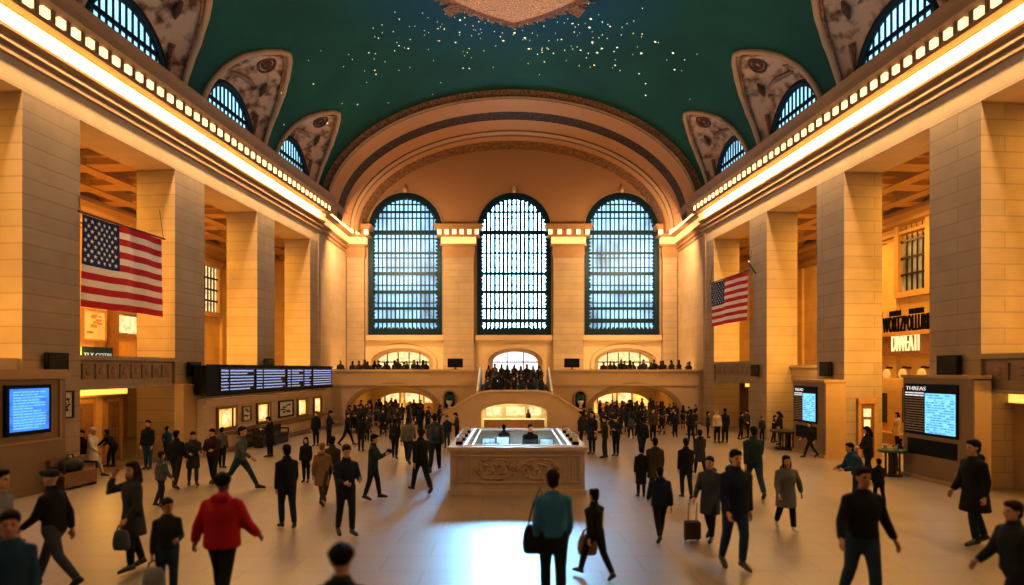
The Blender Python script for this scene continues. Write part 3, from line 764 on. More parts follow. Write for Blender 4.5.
doors(-1, 19.7, 24.5, 2.78, [(19.9, 21.2), (21.5, 22.9), (23.4, 24.3)])
doors(1, 12.9, 18.3, 2.75, [(13.3, 15.0), (15.6, 17.3)], 1.0)
doors(1, 32.9, 37.5, 2.7, [(33.3, 34.8), (35.3, 36.9)])

# back-wall windows, pictures, signs (left aisle)
def wall_window(s, y0, y1, z0, z1, label, lit):
    T = TS(s); rt = root('aisle_window', T((DB-.1, (y0+y1)/2, z0)), label, 'window')
    mb = MB(T); mb.plate([(y0-.3, z0-.3), (y1+.3, z0-.3), (y1+.3, z1+.3), (y0-.3, z1+.3)], [[(y0, z0), (y1, z0), (y1, z1), (y0, z1)]], lambda u, v, t: (t, u, v), DB-.32, DB-.02); mb.build('window_frame', M_COFFER, rt)
    mb = MB(T); mb.box(DB-.08, DB-.03, y0, y1, z0, z1); mb.build('pane', lit, rt)
    mb = MB(T); n = max(3, int((y1-y0)/.33))
    for k in range(1, n): yy = y0+(y1-y0)*k/n; mb.box(DB-.16, DB-.10, yy-.03, yy+.03, z0, z1)
    for k in range(1, 4): zz = z0+(z1-z0)*k/4; mb.box(DB-.18, DB-.10, y0, y1, zz-.05, zz+.05)
    mb.build('mullion_grid', M_METAL, rt)
M_WLIT = emit('aisle_window_pane', (1, .66, .30), .22, .95, 1.4)
y0, z = bw(120, 222, DB); y1, _ = bw(93, 222, DB)
a, z1 = bw(107, 222, DB); _, z0 = bw(107, 290, DB)
wall_window(1, min(y0, y1), max(y0, y1), z0, z1, 'large barred window high on the wall behind the right opening', M_WLIT)
a, z1 = bw(208, 267, DB); _, z0 = bw(208, 312, DB)
wall_window(-1, a-1.3, a+.8, z0, z1, 'barred window glimpsed between piers in the left aisle', M_CREAM)
def framed(s, d, y0, y1, z0, z1, name, label, cat, mframe, mpic, ink=None, seed=0, lamp=False):
    T = TS(s); rt = root(name, T((d, (y0+y1)/2, z0)), label, cat)
    fw = min(.07, (y1-y0)*.12)
    mb = MB(T); mb.plate([(y0, z0), (y1, z0), (y1, z1), (y0, z1)], [[(y0+fw, z0+fw), (y1-fw, z0+fw), (y1-fw, z1-fw), (y0+fw, z1-fw)]], lambda u, v, t: (t, u, v), d-.08, d); mb.build('frame', mframe, rt)
    mb = MB(T); mb.box(d-.03, d-.005, y0+fw*.9, y1-fw*.9, z0+fw*.9, z1-fw*.9); mb.build('picture', mpic, rt)
    if ink:
        rr = random.Random(seed); mb = MB(T)
        for k in range(9):
            cy = rr.uniform(y0+.25*(y1-y0), y1-.25*(y1-y0)); cz = rr.uniform(z0+.25*(z1-z0), z1-.2*(z1-z0))
            q = rr.uniform(.05, .16)*(y1-y0); r2 = rr.uniform(.05, .1)*(z1-z0); mb.box(d-.036, d-.03, cy-q, cy+q, cz-r2*.5, cz+r2*.5)
        mb.build('print', ink, rt)
    if lamp:
        cy = (y0+y1)/2
        mb = MB(T); mb.tube([(d, cy, z1+.15), (d-.35, cy, z1+.4), (d-.4, cy, z1+.33)], .025, n=6); mb.build('lamp_arm', M_METAL, rt)
        mb = MB(T); mb.tube([(d-.4, cy-.3, z1+.3), (d-.4, cy+.3, z1+.3)], .07, n=8); mb.build('lamp_shade', M_AMBER, rt)
    return rt
y, z = bw(90, 325, DB)
framed(-1, DB-.2, y-.75, y+.75, z-.75, z+.75, 'framed_relief', 'square framed panel under a picture lamp behind the big left flag', 'picture', M_WOODL, M_PAPER, M_WOODL, 2, True)
y, z = bw(126, 338, DB)
T = TS(-1); rt = root('display_case', T((DB-.4, y, 3.15)), 'lit glass fronted shop cabinet behind the left flag opening', 'cabinet')
mb = MB(T); mb.box(DB-.7, DB-.2, y-1.6, y+1.6, 3.15, 3.3); mb.box(DB-.7, DB-.2, y-1.6, y-1.45, 3.3, 6.2); mb.box(DB-.7, DB-.2, y+1.45, y+1.6, 3.3, 6.2); mb.box(DB-.7, DB-.2, y-1.6, y+1.6, 6.2, 6.4); mb.box(DB-.68, DB-.2, y-.05, y+.05, 3.3, 5.0); mb.box(DB-.7, DB-.2, y-1.5, y+1.5, 5.0, 5.15); mb.build('carcass', M_WOOD, rt)
mb = MB(T); mb.box(DB-.5, DB-.4, y-1.45, y+1.45, 5.25, 6.1); mb.build('lit_panel', M_CREAM, rt)
mb = MB(T); mb.box(DB-.6, DB-.55, y-1.45, y-.05, 3.3, 5.0); mb.box(DB-.6, DB-.55, y+.05, y+1.45, 3.3, 5.0); mb.build('door', M_WOODL, rt)
# small dark sign standing on the left parapet
y, z = bw(97, 353, 1.0)
rt = root('counter_sign', T((1.0, y, 3.15)), 'small dark green sign with pale letters on the left gallery', 'sign')
mb = MB(T); mb.box(.97, 1.05, y-.72, y+.72, 3.6, 4.18); mb.build('board', mat('dark_green_sign', (.01, .03, .025), .4), rt)
mb = MB(T); mb.box(.99, 1.03, y-.4, y-.34, 3.15, 3.6); mb.box(.99, 1.03, y+.34, y+.4, 3.15, 3.6); mb.build('post', M_METAL, rt)
vs, fs = text_geo('TLY COTRI', .26, 'CENTER')
mb = MB(); mb.add([T((.96-p.z, y+p.x, 3.8+p.y)) for p in vs], fs); mb.build('lettering', M_TXTG if False else emit('sign_pale', (.7, .9, .75), .7), rt, recalc=False)

# shop inside the right open bay: sign band and lettering
T = TS(1); D2 = DB-.35
ya, za = bw(1024-931, 331, D2); yb, _ = bw(1024-881, 331, D2)
rt = root('shop_sign', T((D2, (ya+yb)/2, 4.2)), 'shop sign with dark raised capitals on the amber wall in the right opening', 'sign')
yc = (ya+yb)/2
_, zt = bw(118, 322, D2)
vs, fs = text_geo('EL. WORTZPOLLURIRC', 1.05)
xm = max(p.x for p in vs); sc = (yb-ya+.8)/xm
mb = MB(); mb.add([T((D2-.12-p.z, yb+.3-p.x*sc, zt-.45+p.y*1.05)) for p in vs], fs); mb.build('lettering', M_BLACK, rt, recalc=False)
_, z2 = bw(118, 313, D2)
rr = random.Random(5)
for (p0, p1) in ((.02, .08), (.24, .48), (.64, .90)):
    mb = MB(T); y = yb-(yb-ya)*p0
    while y > yb-(yb-ya)*p1: q = rr.uniform(.12, .25); mb.box(D2-.16, D2-.1, y-q, y, z2-.1, z2+.16); y -= q+.07
    mb.build('small_lettering', M_BLACK, rt)
_, z3 = bw(118, 330.5, D2); _, z4 = bw(118, 355, D2)
mb = MB(T); mb.box(D2-.3, D2+.3, ya-.6, yb+1.5, z3-.25, z3-.05); mb.build('ledge', M_WOODL, rt)
mb = MB(T); mb.box(D2-.1, D2+.3, ya-.6, yb+1.5, z4, z3-.25); mb.build('fascia', M_WOOD, rt)
vs, fs = text_geo('DIWEATI', 1.0); xm = max(p.x for p in vs); _, z5 = bw(118, 350, D2)
mb = MB(); mb.add([T((D2-.14-p.z, yb-(yb-ya)*.28-p.x/xm*(yb-ya)*.55, z5-.05+p.y*1.25)) for p in vs], fs); mb.build('lit_lettering', M_SIGN, rt, recalc=False)
for k, px in enumerate((887, 903, 922)):
    y, z = bw(1024-px, 374, D2-.1)
    rt = root('wall_lamp', T((D2-.1, y, z)), 'round wall lamp glowing below the shop fascia, %s of three' % ('leftmost', 'middle', 'rightmost')[k], 'lamp', 'wall lamps in the right opening')
    mb = MB(T); mb.ell((D2-.12, y, z), (.12, .28, .28)); mb.build('globe', emit('dim_globe', (1, .5, .12), .8), rt, smooth=True)
    mb = MB(T); mb.tube([(D2+.3, y, z+.3), (D2-.1, y, z+.34), (D2-.12, y, z+.24)], .05, n=6); mb.build('bracket', M_METAL, rt)
# shopfront between the piers at floor level (right)
y, z = bw(1024-890, 420, 5.4)
rt = root('shop_display', T((5.4, y, 0)), 'lit shop display with posters at floor level in the right opening', 'shop display')
mb = MB(T); mb.box(5.4, 5.9, y-3.4, y+3.0, 0, 3.0); mb.build('back_panel', M_AISLE, rt)
mb = MB(T); mb.box(5.34, 5.4, y-1.9, y-.9, 1.0, 2.6); mb.box(5.34, 5.4, y+.2, y+.9, .9, 2.3); mb.build('dark_poster', M_INK, rt)
mb = MB(T); mb.box(5.33, 5.4, y-1.8, y-1.0, 2.3, 2.5); mb.box(5.3, 5.4, y-3.2, y-2.2, .8, 2.4); mb.box(5.3, 5.4, y+1.2, y+2.2, .9, 2.3); mb.build('lit_poster', M_CREAM, rt)
mb = MB(T); mb.box(4.9, 5.4, y-3.2, y+2.8, 0, .5); mb.build('counter', M_WOODL, rt)
# glowing doorway sign in the end face of pier B (right)
rt = root('pier_doorway', T((.8, 24.75, 0)), 'framed doorway with two lit notices in the pier right of the farther kiosk', 'doorway')
fd = lambda d, z: T((d, 24.8, z))
mb = MB(T); mb.box(.5, .62, 24.68, 24.82, 0, 2.2); mb.box(1.15, 1.27, 24.68, 24.82, 0, 2.2); mb.box(.5, 1.27, 24.68, 24.82, 2.1, 2.3); mb.build('frame', M_WOODL, rt)
mb = MB(T); mb.box(.62, 1.15, 24.74, 24.82, 0, 2.1); mb.build('door_leaf', M_WOOD, rt)
mb = MB(T); mb.box(.74, 1.03, 24.70, 24.75, 1.58, 1.9); mb.build('notice', M_CREAM, rt)
mb = MB(T); mb.box(.76, 1.0, 24.70, 24.75, .85, 1.48); mb.build('notice', M_CREAM, rt)
framed(1, PD+.4, 27.5, 28.1, 1.4, 2.2, 'framed_notice', 'dark framed notice on the amber wall left of the far right kiosk', 'picture', M_METAL, M_PAPER, M_INK, 8)
mb = MB(TS(1)); mb.box(PD+.4, PD+.6, 26.7, 31.05, 0, 2.85); struct(mb.build('wall_right_bay_back', M_AISLE))

# ------------------------------------------------------------------ departure board and ticket counter
T = TS(-1)
D1 = -.9
rt = root('departure_board', T((D1, 31.8, 2.25)), 'long black departure board with four panels of white listings above the ticket counter', 'departure board')
mb = MB(T); mb.box(D1, D1+.5, 25.1, 38.6, 2.42, 3.58); mb.box(D1+.5, -.02, 25.6, 26.0, 2.6, 3.3); mb.box(D1+.5, -.02, 37.6, 38.0, 2.6, 3.3); mb.build('housing', M_BLACK, rt)
mb = MB(T); mb.box(D1-.04, D1, 25.1, 38.6, 3.54, 3.62); mb.box(D1-.04, D1, 25.1, 38.6, 2.36, 2.44); mb.build('edge_trim', M_BLACK, rt)
rr = random.Random(11)
yp = [(26.15, 28.9), (29.15, 32.1), (32.4, 35.4), (35.7, 38.4)]
for pi_, (a, b) in enumerate(yp):
    mb = MB(T); mb.box(D1-.02, D1, a-.08, b+.08, 2.5, 3.5)
    pn = mb.build('screen_panel', mat('screen_black', (.004, .006, .014), .25), rt)
    mb = MB(T); rows = 7
    for k in range(rows):
        z = 3.40-k*.132; hd = .05 if k else .066
        cols = [(a, a+.55), (a+.7, b-.05)] if pi_ < 2 else ([(a, a+.35), (a+.5, a+1.9), (a+2.1, b)] if pi_ == 2 else [(a, b)])
        for ci, (p, q) in enumerate(cols):
            e = q if rr.random() < .45 or k == 0 or ci == 0 else p+(q-p)*rr.uniform(.5, .95)
            y = p
            while y < e-.04:
                wd = min(rr.uniform(.05, .34), e-y)
                zz = z+rr.uniform(-.004, .004)
                mb.box(D1-.035, D1-.02, y, y+wd, zz-hd, zz+.01); y += wd+.035
    mb.build('listing_text', M_TXTW, pn)

rt = root('ticket_counter', T((-.3, 31.5, 0)), 'long stone ticket counter under the black departure board', 'ticket counter')
mb = MB(T); mb.box(-.6, -.005, 25.35, 38.2, 0, 2.02); mb.build('counter_wall', M_WALL, rt)
mb = MB(T); mb.box(-.72, -.005, 25.37, 38.25, 2.02, 2.2); mb.box(-.66, -.005, 25.3, 38.25, 1.94, 2.02); mb.build('top_ledge', M_PLAIN, rt)
mb = MB(T); mb.box(-.70, -.6, 25.35, 38.2, 0, .12); mb.build('plinth', M_DARKST, rt)
mb = MB(T); mb.box(-1.0, -.6, 26.0, 38.0, .78, .86); mb.build('counter_shelf', M_WOOD, rt)
mb = MB(T); mb.box(-.35, -.005, 24.5, 25.33, 0, 2.75); mb.box(-.4, -.005, 24.45, 25.34, 2.75, 2.85); tag(mb.build('stone_block', M_KIOSKS), 'plain tan stone block closing the near end of the ticket counter', 'stone block')
tick = [(26.3, 27.9, 1), (28.5, 29.2, 0), (29.7, 31.1, 1), (34.2, 35.6, 1), (36.4, 37.6, 1)]
tl = ['first ticket window from the near end, glowing white', None, 'second glowing ticket window, left of the dark framed picture', 'third glowing ticket window, right of the dark framed picture', 'last ticket window before the far corner']
for (a, b, lit), lab in zip(tick, tl):
    if not lit: continue
    tw = root('ticket_window', T((-.6, (a+b)/2, .9)), lab, 'ticket window', 'ticket windows under the departure board')
    mb = MB(T); mb.plate([(a, .9), (b, .9), (b, 1.86), (a, 1.86)], [[(a+.09, .99), (b-.09, .99), (b-.09, 1.77), (a+.09, 1.77)]], lambda u, v, t: (t, u, v), -.70, -.59); mb.build('frame', M_WOOD, tw)
    mb = MB(T); mb.box(-.63, -.605, a+.08, b-.08, .98, 1.78); mb.build('inner_wall', M_SHOPGLOW, tw)
    m = (a+b)/2
    mb = MB(T); mb.box(-.65, -.63, m-.35, m+.25, 1.1, 1.68); mb.build('lit_notice', M_CREAM, tw)
    mb = MB(T); mb.box(-.69, -.64, m+.4, m+.46, .98, 1.78); mb.build('glazing_bar', M_METAL, tw)
framed(-1, -.6, 32.0, 33.7, 1.0, 1.85, 'framed_picture', 'dark framed picture on the ticket counter wall', 'picture', M_BLACK, M_PAPER, M_INK, 4)
framed(-1, -.6, 28.4, 29.2, 1.1, 1.8, 'framed_notice', 'small framed notice between the first two ticket windows', 'picture', M_WOOD, M_PAPER, M_INK, 5)

# ------------------------------------------------------------------ kiosks
def bars(mb, d, y0, y1, z0, z1, rows, rr, full=.5, lh=.5):
    for k in range(rows):
        z = z1-(z1-z0)*(k+.15)/rows; h = (z1-z0)/rows*lh; y = y0; e = y1 if rr.random() < full else y0+(y1-y0)*rr.uniform(.55, .95)
        while y < e-.02:
            wd = min(rr.uniform(.05, .3)*(y1-y0), e-y); mb.box(d-.012, d, y, y+wd, z-h, z); y += wd+.03*(y1-y0)
# left kiosk with the blue screen
dK = -.35
rt = root('information_kiosk', T((dK, 16.2, 0)), 'wide tan kiosk wall with the blue screen at the left edge', 'kiosk')
mb = MB(T); mb.box(dK, -.005, 13.2, 18.7, 0, 3.15); mb.box(dK-.04, dK, 13.2, 18.72, 0, .14); mb.build('body', M_KIOSK, rt)
mb = MB(T); mb.box(dK-.1, -.005, 13.1, 18.8, 3.15, 3.32); mb.box(dK-.05, -.005, 13.1, 18.75, 3.32, 3.42); mb.build('top_ledge', M_KIOSKS, rt)
mb = MB(T); mb.box(dK-.05, dK, 13.4, 18.5, 1.42, 1.47); mb.box(dK-.05, dK, 18.45, 18.5, 1.42, 3.1); mb.box(dK-.03, dK, 16.35, 16.4, .14, 1.42); mb.build('panel_molding', M_KIOSKS, rt)
mb = MB(T); mb.box(dK-.09, dK, 16.62, 18.08, 1.66, 3.0); sf = mb.build('screen_frame', M_BLACK, rt)
mb = MB(T); mb.box(dK-.11, dK-.09, 16.72, 17.98, 1.76, 2.9); mb.build('screen', M_SCRB, sf)
rr = random.Random(21)
mb = MB(T); bars(mb, dK-.11, 16.8, 17.85, 1.8, 2.84, 14, rr, .6); mb.build('listing_text', M_TXTB, sf)
framed(-1, 0, 19.0, 19.38, 1.95, 2.78, 'framed_poster', 'narrow framed poster on the pier beside the blue screen kiosk', 'poster', M_METAL, M_PAPER, M_INK, 9)

def kiosk(s, y0, y1, dF, dBk, ztop, ysc, label, head):
    T = TS(s); rt = root('listings_kiosk', T((dF, (y0+y1)/2, 0)), label, 'kiosk')
    mb = MB(T); mb.box(dF, dBk, y0, y1, .1, ztop); mb.build('body', M_KIOSK, rt)
    mb = MB(T); mb.box(dF+.03, dBk, y0-.03, y0, .1, ztop-.04); mb.build('side_panel', M_KIOSKS, rt)
    mb = MB(T); mb.box(dF-.05, dBk, y0-.05, y1+.05, ztop, ztop+.1); mb.build('top_ledge', M_KIOSKS, rt)
    mb = MB(T); mb.box(dF-.05, dBk, y0-.05, y1+.05, 0, .12); mb.build('plinth', M_KIOSKS, rt)
    a, b = y0+.5, y1-.12; z1 = ztop-.18; z0 = z1-1.6*(ztop/3.2); ms = a+(b-a)*.58
    mb = MB(T); mb.box(dF-.05, dF, a, b, z0, z1); sf = mb.build('screen_frame', M_BLACK, rt)
    mb = MB(T); mb.box(dF-.065, dF-.05, a+.06, ms, z0+.08, z1-.28); mb.build('screen', M_SCRC, sf)
    rr = random.Random(int(y0))
    mb = MB(T); 
    zz = z1-.32
    while zz > z0+.12:
        y = a+.1
        while y < ms-.06:
            wd = rr.uniform(.05, .2); 
            if rr.random() < .7: mb.box(dF-.068, dF-.065, y, min(y+wd, ms-.05), zz-.035, zz)
            y += wd+.03
        zz -= .075
    mb.build('screen_listing', M_TXTD, sf)
    mb = MB(T); bars(mb, dF-.05, ms+.06, b-.05, z0+.06, z1-.42, 14, rr, 1.0, .45); mb.build('printed_listing', M_TXTG, sf)
    vs, fs = text_geo(head, .17); xm = max(p.x for p in vs)
    L = (b-ms)*.95
    if s > 0: mb = MB(); mb.add([T((dF-.062-p.z, b-.08-p.x/xm*L, z1-.2+p.y)) for p in vs], fs)
    mb.build('heading', emit('heading_white', (.9, .88, .85), .9), sf, recalc=False)
    mb = MB(T); bars(mb, dF-.05, ms+.06, b-.05, z1-.4, z1-.25, 2, rr, 1, .6); mb.build('subheading', MATS['heading_white'], sf)
    mb = MB(T); mb.box(dF-.03, dF, a+.06, b-.12, z0-.62, z0-.14); mb.build('dark_panel', M_BLACK, rt)
    return rt
kiosk(1, 17.95, 20.75, -.55, -.02, 3.15, 0, 'large tan kiosk with bright blue listings screen at the right, before the broad pier', 'THREAS')
kiosk(1, 24.7, 27.0, -.85, -.02, 2.92, 0, 'farther tan kiosk with a narrow blue listings screen on the right', 'TREAD')

# black wall monitors
def monitor(s, y, z, wd, h, label, d=0):
    T = TS(s); rt = root('wall_monitor', T((d, y, z-h/2)), label, 'monitor', 'black monitors on the piers')
    mb = MB(T); mb.box(d-.22, d-.1, y-wd/2, y+wd/2, z-h/2, z+h/2); mb.build('casing', M_BLACK, rt)
    mb = MB(T); mb.box(d-.235, d-.22, y-wd/2+.04, y+wd/2-.04, z-h/2+.04, z+h/2-.04); mb.build('screen', mat('dark_screen', (.012, .013, .015), .15), rt)
    mb = MB(T); mb.box(d-.1, d, y-.08, y+.08, z-.08, z+.08); mb.build('bracket', M_METAL, rt)
monitor(-1, 18.6, 3.63, .78, .54, 'black monitor on the broad left pier above the blue screen kiosk')
monitor(-1, 25.5, 3.44, .8, .55, 'black monitor on the pier at the near end of the departure board')
monitor(-1, 32.0, 3.72, .8, .5, 'black monitor just peeking above the middle of the departure board')
monitor(1, 19.3, 3.53, .85, .62, 'black monitor on the broad right pier above the large kiosk')
monitor(1, 25.8, 3.44, .7, .58, 'black monitor on the pier above the farther right kiosk')
monitor(1, 32.0, 3.37, .62, .58, 'black monitor on the pier right of the small flag')
def box_monitor(x, y, z, wd, h, label):
    rt = root('standing_monitor', (x, y, z), label, 'monitor')
    mb = MB(); mb.box(x-wd/2, x+wd/2, y-.08, y+.08, z+.12, z+.12+h); mb.build('casing', M_BLACK, rt)
    mb = MB(); mb.box(x-wd/2+.05, x+wd/2-.05, y-.095, y-.08, z+.17, z+.07+h); mb.build('screen', MATS['dark_screen'], rt)
    mb = MB(); mb.box(x-.2, x+.2, y-.12, y+.12, z, z+.03); mb.box(x-.05, x+.05, y-.04, y+.04, z, z+.14); mb.build('stand', M_METAL, rt)
box_monitor(-3.55, YF+.3, 3.44, .95, .56, 'black monitor standing on the balcony parapet left of the central door')
box_monitor(3.75, YF+.3, 3.44, .95, .56, 'black monitor standing on the balcony parapet right of the central door')
p = TS(1)((PD, 28.2, 3.62)); box_monitor(p[0], p[1], 3.62, .65, .62, 'black monitor standing on the gallery sill in the right bay')

# ------------------------------------------------------------------ flags
def flag(s, y0, y1, z0, z1, d, label, can_near):
    T = TS(s); rt = root('national_flag', T((d, (y0+y1)/2, z0)), label, 'flag')
    nu, nv = 78, 65
    H = z1-z0; L = y1-y0
    def P(u, v):                            # u along length from the canton, v down
        y = y0+u*L if can_near else y1-u*L
        dd = d+.055*math.sin(u*9+v*1.5)*(.3+.7*v)+.03*math.sin(u*21+1)
        return T((dd, y, z1-v*H-.02*math.sin(u*7)))
    mb = MB()
    for i in range(nu+1):
        for j in range(nv+1): mb.v.append(Vector(P(i/nu, j/nv)))
    for i in range(nu):
        for j in range(nv):
            a = i*(nv+1)+j; mb.f.append((a, a+1, a+nv+2, a+nv+1))
            st = int(j/5); inc = i < nu*.4 and st < 7
            mb.m.append(2 if inc else (0 if st % 2 == 0 else 1))
    off = -.022
    for r in range(9):                      # fifty stars
        for c in range(6 if r % 2 == 0 else 5):
            u = .4*((c*2+1+(r % 2))/12); v = 7/13*(r+1)/10
            pts = []
            for k in range(10):
                a = PI/2+k*PI/5; rad = .030*H*(1 if k % 2 == 0 else .42)
                uu = u+rad*math.cos(a)/L; vv = v-rad*math.sin(a)/H
                q = Vector(P(uu, vv)); q += Vector((-s*.9966, -.0822, 0))*.02; pts.append(q)
            cc = sum(pts, Vector())/10
            o = len(mb.v); mb.v += [cc]+pts
            for k in range(10): mb.f.append((o, o+1+k, o+1+(k+1) % 10)); mb.m.append(3)
    fm = [mat('flag_red', (.52, .015, .03), .8, noise=.08), mat('flag_white', (.82, .74, .70), .8, noise=.05), mat('flag_blue', (.012, .035, .16), .8, noise=.08), mat('flag_star', (.85, .82, .80), .8, noise=.02)]
    mb.build('cloth', fm, rt, smooth=True, recalc=False)
    mb = MB(T); mb.tube([(d, y0-.18, z1+.04), (d, y1+.18, z1+.04)], .035, n=8); mb.build('rod', M_METAL, rt)
    mb = MB(T)
    for y in (y0-.1, y1+.1): mb.tube([(d, y, z1+.04), (min(d+.15, .1), y, z1+1.1)], .012, n=5)
    mb.build('cord', M_METAL, rt)
flag(-1, 19.75, 23.6, 5.37, 8.22, -.06, 'large striped flag with star field hanging in the left wall opening', True)
flag(1, 32.6, 37.4, 5.95, 8.42, -.22, 'smaller striped flag hanging near the far end of the right wall', False)
rt = root('flag_pole', TS(1)((0, 32.3, 8.3)), 'short angled pole on the pier beside the right flag', 'pole')
mb = MB(TS(1)); mb.tube([(0, 32.2, 8.25), (-.5, 31.9, 8.75)], .03, n=6); mb.build('pole', M_METAL, rt)
mb = MB(TS(1)); mb.ell((-.52, 31.89, 8.78), (.06, .06, .06)); mb.build('finial', M_STEEL, rt)

# ------------------------------------------------------------------ information booth
BX0, BX1, BY0, BY1, BH = .15-1.83, .15+1.83, 17.4, 22.8, 1.22
rt = root('information_booth', (.15, 20.1, 0), 'carved stone information booth with open glazed top in the middle of the hall', 'information booth')
mb = MB(); mb.plate([(BX0, BY0), (BX1, BY0), (BX1, BY1), (BX0, BY1)], [[(BX0+.14, BY0+.14), (BX1-.14, BY0+.14), (BX1-.14, BY1-.14), (BX0+.14, BY1-.14)]], lambda u, v, t: (u, v, t), .1, BH); mb.build('body', M_MARBLE, rt)
mb = MB(); mb.plate([(BX0-.04, BY0-.04), (BX1+.04, BY0-.04), (BX1+.04, BY1+.04), (BX0-.04, BY1+.04)], [[(BX0+.2, BY0+.2), (BX1-.2, BY0+.2), (BX1-.2, BY1-.2), (BX0+.2, BY1-.2)]], lambda u, v, t: (u, v, t), 0, .14); mb.build('plinth', M_MARBLE, rt)
ix0, ix1, iy0, iy1 = BX0+.42, BX1-.42, BY0+.16, BY1-.3
for (e, z0, z1, m) in ((.07, BH, BH+.09, M_MARBLE), (.03, BH-.06, BH, M_MARBLE)):
    mb = MB(); mb.plate([(BX0-e, BY0-e), (BX1+e, BY0-e), (BX1+e, BY1+e), (BX0-e, BY1+e)], [[(ix0, iy0), (ix1, iy0), (ix1, iy1), (ix0, iy1)]], lambda u, v, t: (u, v, t), z0, z1)
    mb.build('counter_top' if z1 > BH else 'counter_molding', mat('booth_counter', (.52, .40, .30), .25, noise=.15, nscale=5), rt)
ct = BH+.09
mb = MB(); mb.plate([(ix0-.07, iy0-.05), (ix1+.07, iy0-.05), (ix1+.07, iy1+.05), (ix0-.07, iy1+.05)], [[(ix0+.02, iy0+.02), (ix1-.02, iy0+.02), (ix1-.02, iy1-.02), (ix0+.02, iy1-.02)]], lambda u, v, t: (u, v, t), ct, ct+.035)
mb.plate([(ix0+.14, iy0+.02), (ix1-.14, iy0+.02), (ix1-.14, iy1-.1), (ix0+.14, iy1-.1)], [[(ix0+.19, iy0+.06), (ix1-.19, iy0+.06), (ix1-.19, iy1-.14), (ix0+.19, iy1-.14)]], lambda u, v, t: (u, v, t), ct-.03, ct+.015)
mb.build('white_curb', M_WHITE, rt)
mb = MB(); mb.plate([(ix0+.03, iy0+.03), (ix1-.03, iy0+.03), (ix1-.03, iy1-.03), (ix0+.03, iy1-.03)], [[(ix0+.045, iy0+.045), (ix1-.045, iy0+.045), (ix1-.045, iy1-.045), (ix0+.045, iy1-.045)]], lambda u, v, t: (u, v, t), .5, ct+.06)
mb.build('glass_screen', M_GLASS, rt)
mb = MB(); mb.box(BX0+.14, BX1-.14, BY0+.14, BY1-.14, .02, .06); mb.build('inner_floor', mat('booth_floor', (.10, .12, .14), .4), rt)
# carved front: two framed panels with scrolls, two end panels
def frame2(mb, x0, x1, z0, z1, y, t=.035, dep=.035):
    mb.box(x0, x1, y-dep, y, z0, z0+t); mb.box(x0, x1, y-dep, y, z1-t, z1); mb.box(x0, x0+t, y-dep, y, z0, z1); mb.box(x1-t, x1, y-dep, y, z0, z1)
mb = MB()
frame2(mb, BX0+.54, BX1-.54, .33, 1.08, BY0); frame2(mb, BX0+.12, BX0+.44, .33, 1.08, BY0); frame2(mb, BX1-.44, BX1-.12, .33, 1.08, BY0)
frame2(mb, BX0+.2, BX0+.36, .45, .98, BY0, .02, .025); frame2(mb, BX1-.36, BX1-.2, .45, .98, BY0, .02, .025)
for y in (BY0+.5, BY0+2.1, BY0+3.7):
    for e, x in ((-1, BX0), (1, BX1)):
        xx = (x-.03, x) if e < 0 else (x, x+.03)
        mb.box(*xx, y, y+1.3, .33, .37); mb.box(*xx, y, y+1.3, 1.04, 1.08); mb.box(*xx, y, y+.04, .33, 1.08); mb.box(*xx, y+1.26, y+1.3, .33, 1.08)
mb.build('panel_frames', M_MARBLE, rt)
for e in (-1, 1):
    cx = .15+e*.62; mb = MB()
    mb.plate([(cx+.58*math.cos(a)*(1-.12*abs(math.sin(2*a))), .70+.29*math.sin(a)*(1+.12*abs(math.sin(2*a)))) for a in [2*PI*k/32 for k in range(32)]], [[(cx+.53*math.cos(a)*(1-.12*abs(math.sin(2*a))), .70+.25*math.sin(a)*(1+.12*abs(math.sin(2*a)))) for a in [2*PI*k/32 for k in range(32)]]], lambda u, v, t: (u, t, v), BY0-.03, BY0)
    for q in range(6):
        bx = cx-.42+q*.168; sg = 1 if q % 2 else -1
        mb.tube([(bx+.075*math.cos(a)*(1-a/16), BY0-.015, .70+sg*.05+.085*math.sin(a*sg)*(1-a/16)) for a in [k*PI/5 for k in range(14)]], [.024]*14, n=6)
        mb.ell((bx+.08, BY0-.01, .70-sg*.12), (.05, .025, .04), n=8, k=5)
    mb.build('carved_scroll', M_MARBCARVE, rt, smooth=True)
mb = MB(); mb.ell((.15, BY0-.01, .82), (.05, .04, .08), n=8, k=6); mb.tube([(.15, BY0-.01, .45), (.15, BY0-.02, .95)], [.03, .015], n=6); mb.build('carved_scroll', M_MARBCARVE, rt)
# things inside the booth
rt = root('desk', (.15, 19.3, .06), 'white desk inside the information booth', 'desk')
mb = MB(); mb.box(ix0+.1, ix1-.1, 18.5, 19.1, .78, .82); mb.box(ix0+.1, ix0+.7, 19.1, 21.9, .78, .82); mb.box(ix1-.7, ix1-.1, 19.1, 21.9, .78, .82); mb.build('desk_top', M_WHITE, rt)
mb = MB()
for x in (ix0+.15, ix1-.2):
    for y in (18.55, 21.8): mb.box(x, x+.05, y, y+.05, .06, .78)
mb.build('legs', M_STEEL, rt)
for k, (x, y) in enumerate(((-.75, 20.6), (-.3, 20.9), (1.1, 20.4), (-.62, 19.2))):
    rm = root('desk_monitor', (x, y, .82), 'slim monitor on the booth desk, ' + ('left side', 'second from left at the back', 'right side', 'nearest at the left')[k], 'monitor', 'monitors in the information booth')
    mb = MB(); mb.box(x-.22, x+.22, y-.02, y+.02, .92, 1.22); mb.build('casing', M_BLACK, rm)
    mb = MB(); mb.box(x-.2, x+.2, y-.03, y-.02, .94, 1.2); mb.build('screen', emit('booth_screen', (.35, .65, .85), .9, .4, 6), rm)
    mb = MB(); mb.box(x-.03, x+.03, y-.015, y+.015, .82, .94); mb.box(x-.1, x+.1, y-.07, y+.07, .82, .835); mb.build('stand', M_STEEL, rm)
    if k == 1: continue
